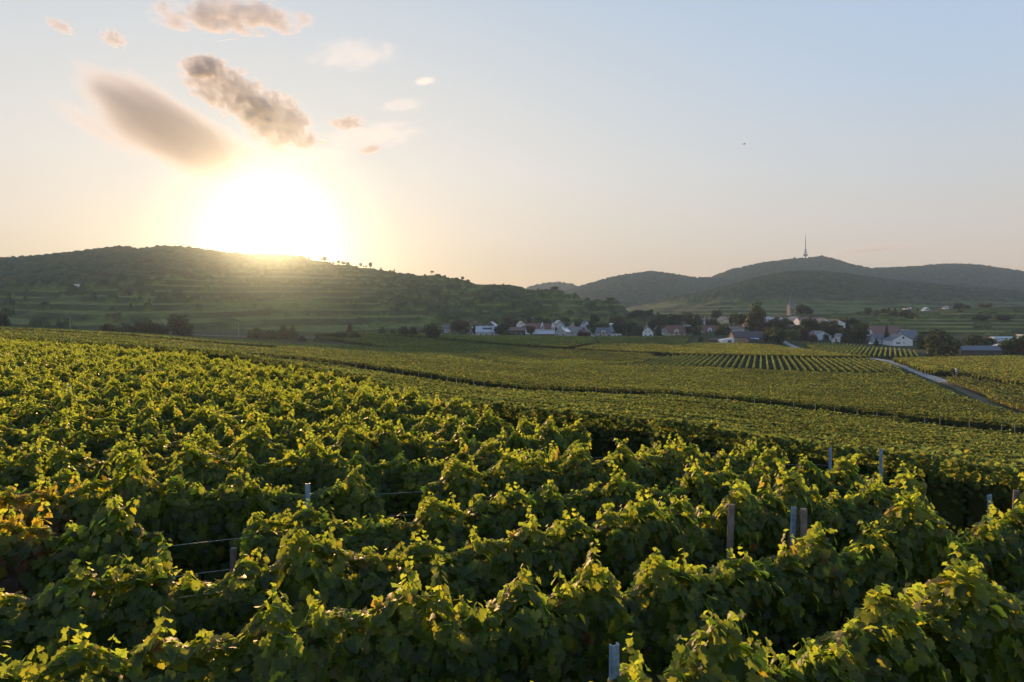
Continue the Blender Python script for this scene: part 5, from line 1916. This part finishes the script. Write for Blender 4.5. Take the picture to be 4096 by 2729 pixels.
def cloud(label, u, v, wpx, hpx, tilt, depth, dens, nscale=(3, 3, 3), soft=0.5, thr=0.0, warp=0.8, D=6000.0, seed=0.0, albedo=0.92, g=0.55):
    p = pos(u, v, D)
    k = D / FPX
    m = cloud_mat('cloud_vapour', dens, nscale, soft, thr, albedo, g, seed, warp)
    o = link('cloud', ico('cloud', m), None, p)
    o.scale = (wpx / 2 * k, depth, hpx / 2 * k)
    o.rotation_euler = (0, rad(tilt), math.atan2(-p[0], p[1]))
    tag(o, label, 'cloud', 'clouds in the evening sky')
    return o


DK = dict(albedo=0.86, g=0.30)
cloud('large smooth lens shaped dark cloud above the sun', 690, 520, 960, 320, 29, 420, 0.0036, (1.2, .4, 2.0), 0.40, 0.10, 0.9, seed=3.1, **DK)
cloud('thin tail cloud trailing left of the lens shaped cloud', 400, 520, 520, 120, 30, 160, 0.003, (1.5, 2, 2), 0.8, 0.08, 0.5, seed=6.3, **DK)
cloud('small dark puff cloud on top of the lumpy clouds', 815, 265, 200, 110, -8, 90, 0.013, (3.2, .5, 3.0), 0.25, 0.04, 2.2, seed=2.9, **DK)
cloud('lumpy brownish cloud right of the lens shaped one, upper part', 925, 370, 420, 215, 24, 200, 0.0062, (4.6, .5, 3.4), 0.25, 0.06, 2.6, seed=7.7, **DK)
cloud('lumpy brownish cloud nearest above the sun, lower part', 1110, 485, 350, 235, 22, 200, 0.0062, (4.0, .5, 3.2), 0.25, 0.04, 2.4, seed=1.9, **DK)
cloud('long grey and cream cloud at the top of the sky', 930, 66, 660, 165, -6, 200, 0.0055, (5.0, .5, 2.6), 0.40, 0.06, 2.8, seed=5.2, **DK)
cloud('small faint grey cloud at the upper left', 240, 105, 120, 56, 20, 60, 0.012, (3.4, .5, 3), 0.5, 0.02, 2.2, seed=2.2, **DK)
cloud('small grey puff cloud left of the large top cloud', 455, 155, 110, 80, 15, 60, 0.012, (3.4, .5, 3), 0.5, 0.02, 2.2, seed=9.4, **DK)
cloud('small brown puff cloud right of the lumpy clouds', 1390, 492, 160, 66, -8, 60, 0.014, (3.6, .5, 3), 0.4, 0.02, 2.2, seed=4.4, **DK)
cloud('tiny slanting brown cloud farther right above the sun', 1482, 597, 120, 42, -14, 50, 0.016, (2.4, 2.4, 2.4), 0.4, 0.06, 1.0, seed=6.1, **DK)
cloud('thin pale streak cloud below the small brown puffs', 1260, 565, 170, 34, 8, 50, 0.010, (3.6, .5, 3), 0.6, 0.04, 2.0, seed=8.8, **DK)
cloud('faint cream wisp cloud in the upper middle of the sky', 1700, 325, 120, 44, -10, 60, 0.004, (3, 3, 3), 0.6, 0.1, 1.0, seed=3.8)
cloud('low grey violet streak cloud right of the transmitter', 3480, 1000, 520, 46, -5, 120, 0.004, (1.5, 2, 2), 0.8, 0.05, 0.7, D=9000, seed=2.7, **DK)

for k_, (lab, u_, v_, w_, h_) in enumerate([('large very faint veil cloud in the upper middle', 1420, 215, 420, 150), ('very faint cream veil right of the lumpy clouds', 1500, 540, 460, 120),
                                            ('faint cream veil below the lumpy clouds', 1230, 630, 420, 90)
                                           , ('faint pale wisp high in the middle', 1610, 420, 200, 60)]):
    cloud(lab, u_, v_, w_, h_, -8, 120, 0.0006, (4, .5, 3), 0.6, 0.0, 2.2, seed=11.3 + k_ * 2.9, albedo=0.98, g=0.5)


def contrail():
    D = 6500.0
    a, b = pos(862, 166, D), pos(962, 152, D)
    m, N, L, bs = new_mat('ice_vapour')
    t = N.new('ShaderNodeBsdfTranslucent'); t.inputs['Color'].default_value = (0.95, 0.95, 0.95, 1)
    L.new(t.outputs[0], N['Material Output'].inputs['Surface'])
    o = MB().tube([a, a * 0.75 + b * 0.25, a * 0.25 + b * 0.75, b], [0.6, 2.0, 3.0, 0.8], 8).build('contrail', m)
    tag(o, 'short bright condensation trail below the long top cloud', 'contrail')


contrail()

# ------------------------------------------------------------------ haze
hz = bpy.data.materials.new('evening_haze')
hz.use_nodes = True
_n = hz.node_tree.nodes
_n.remove(_n['Principled BSDF'])
_v = _n.new('ShaderNodeVolumePrincipled')
_v.inputs['Color'].default_value = (0.88, 0.88, 0.90, 1)
_v.inputs['Density'].default_value = 0.155e-4
_v.inputs['Anisotropy'].default_value = 0.94
_r = _n.new('ShaderNodeVolumePrincipled')          # the bluish air between here and the mountain scatters evenly
_r.inputs['Color'].default_value = (0.58, 0.80, 1.0, 1)
_r.inputs['Density'].default_value = 1.1e-4
_r.inputs['Anisotropy'].default_value = 0.0
_a = _n.new('ShaderNodeAddShader')
hz.node_tree.links.new(_v.outputs[0], _a.inputs[0])
hz.node_tree.links.new(_r.outputs[0], _a.inputs[1])
hz.node_tree.links.new(_a.outputs[0], _n['Material Output'].inputs['Volume'])
hb = MB().box(-4600, 4600, -120, 4150, -140, 325).build('haze', hz)
tag(hb, 'thin warm evening haze over the whole valley', kind='stuff')
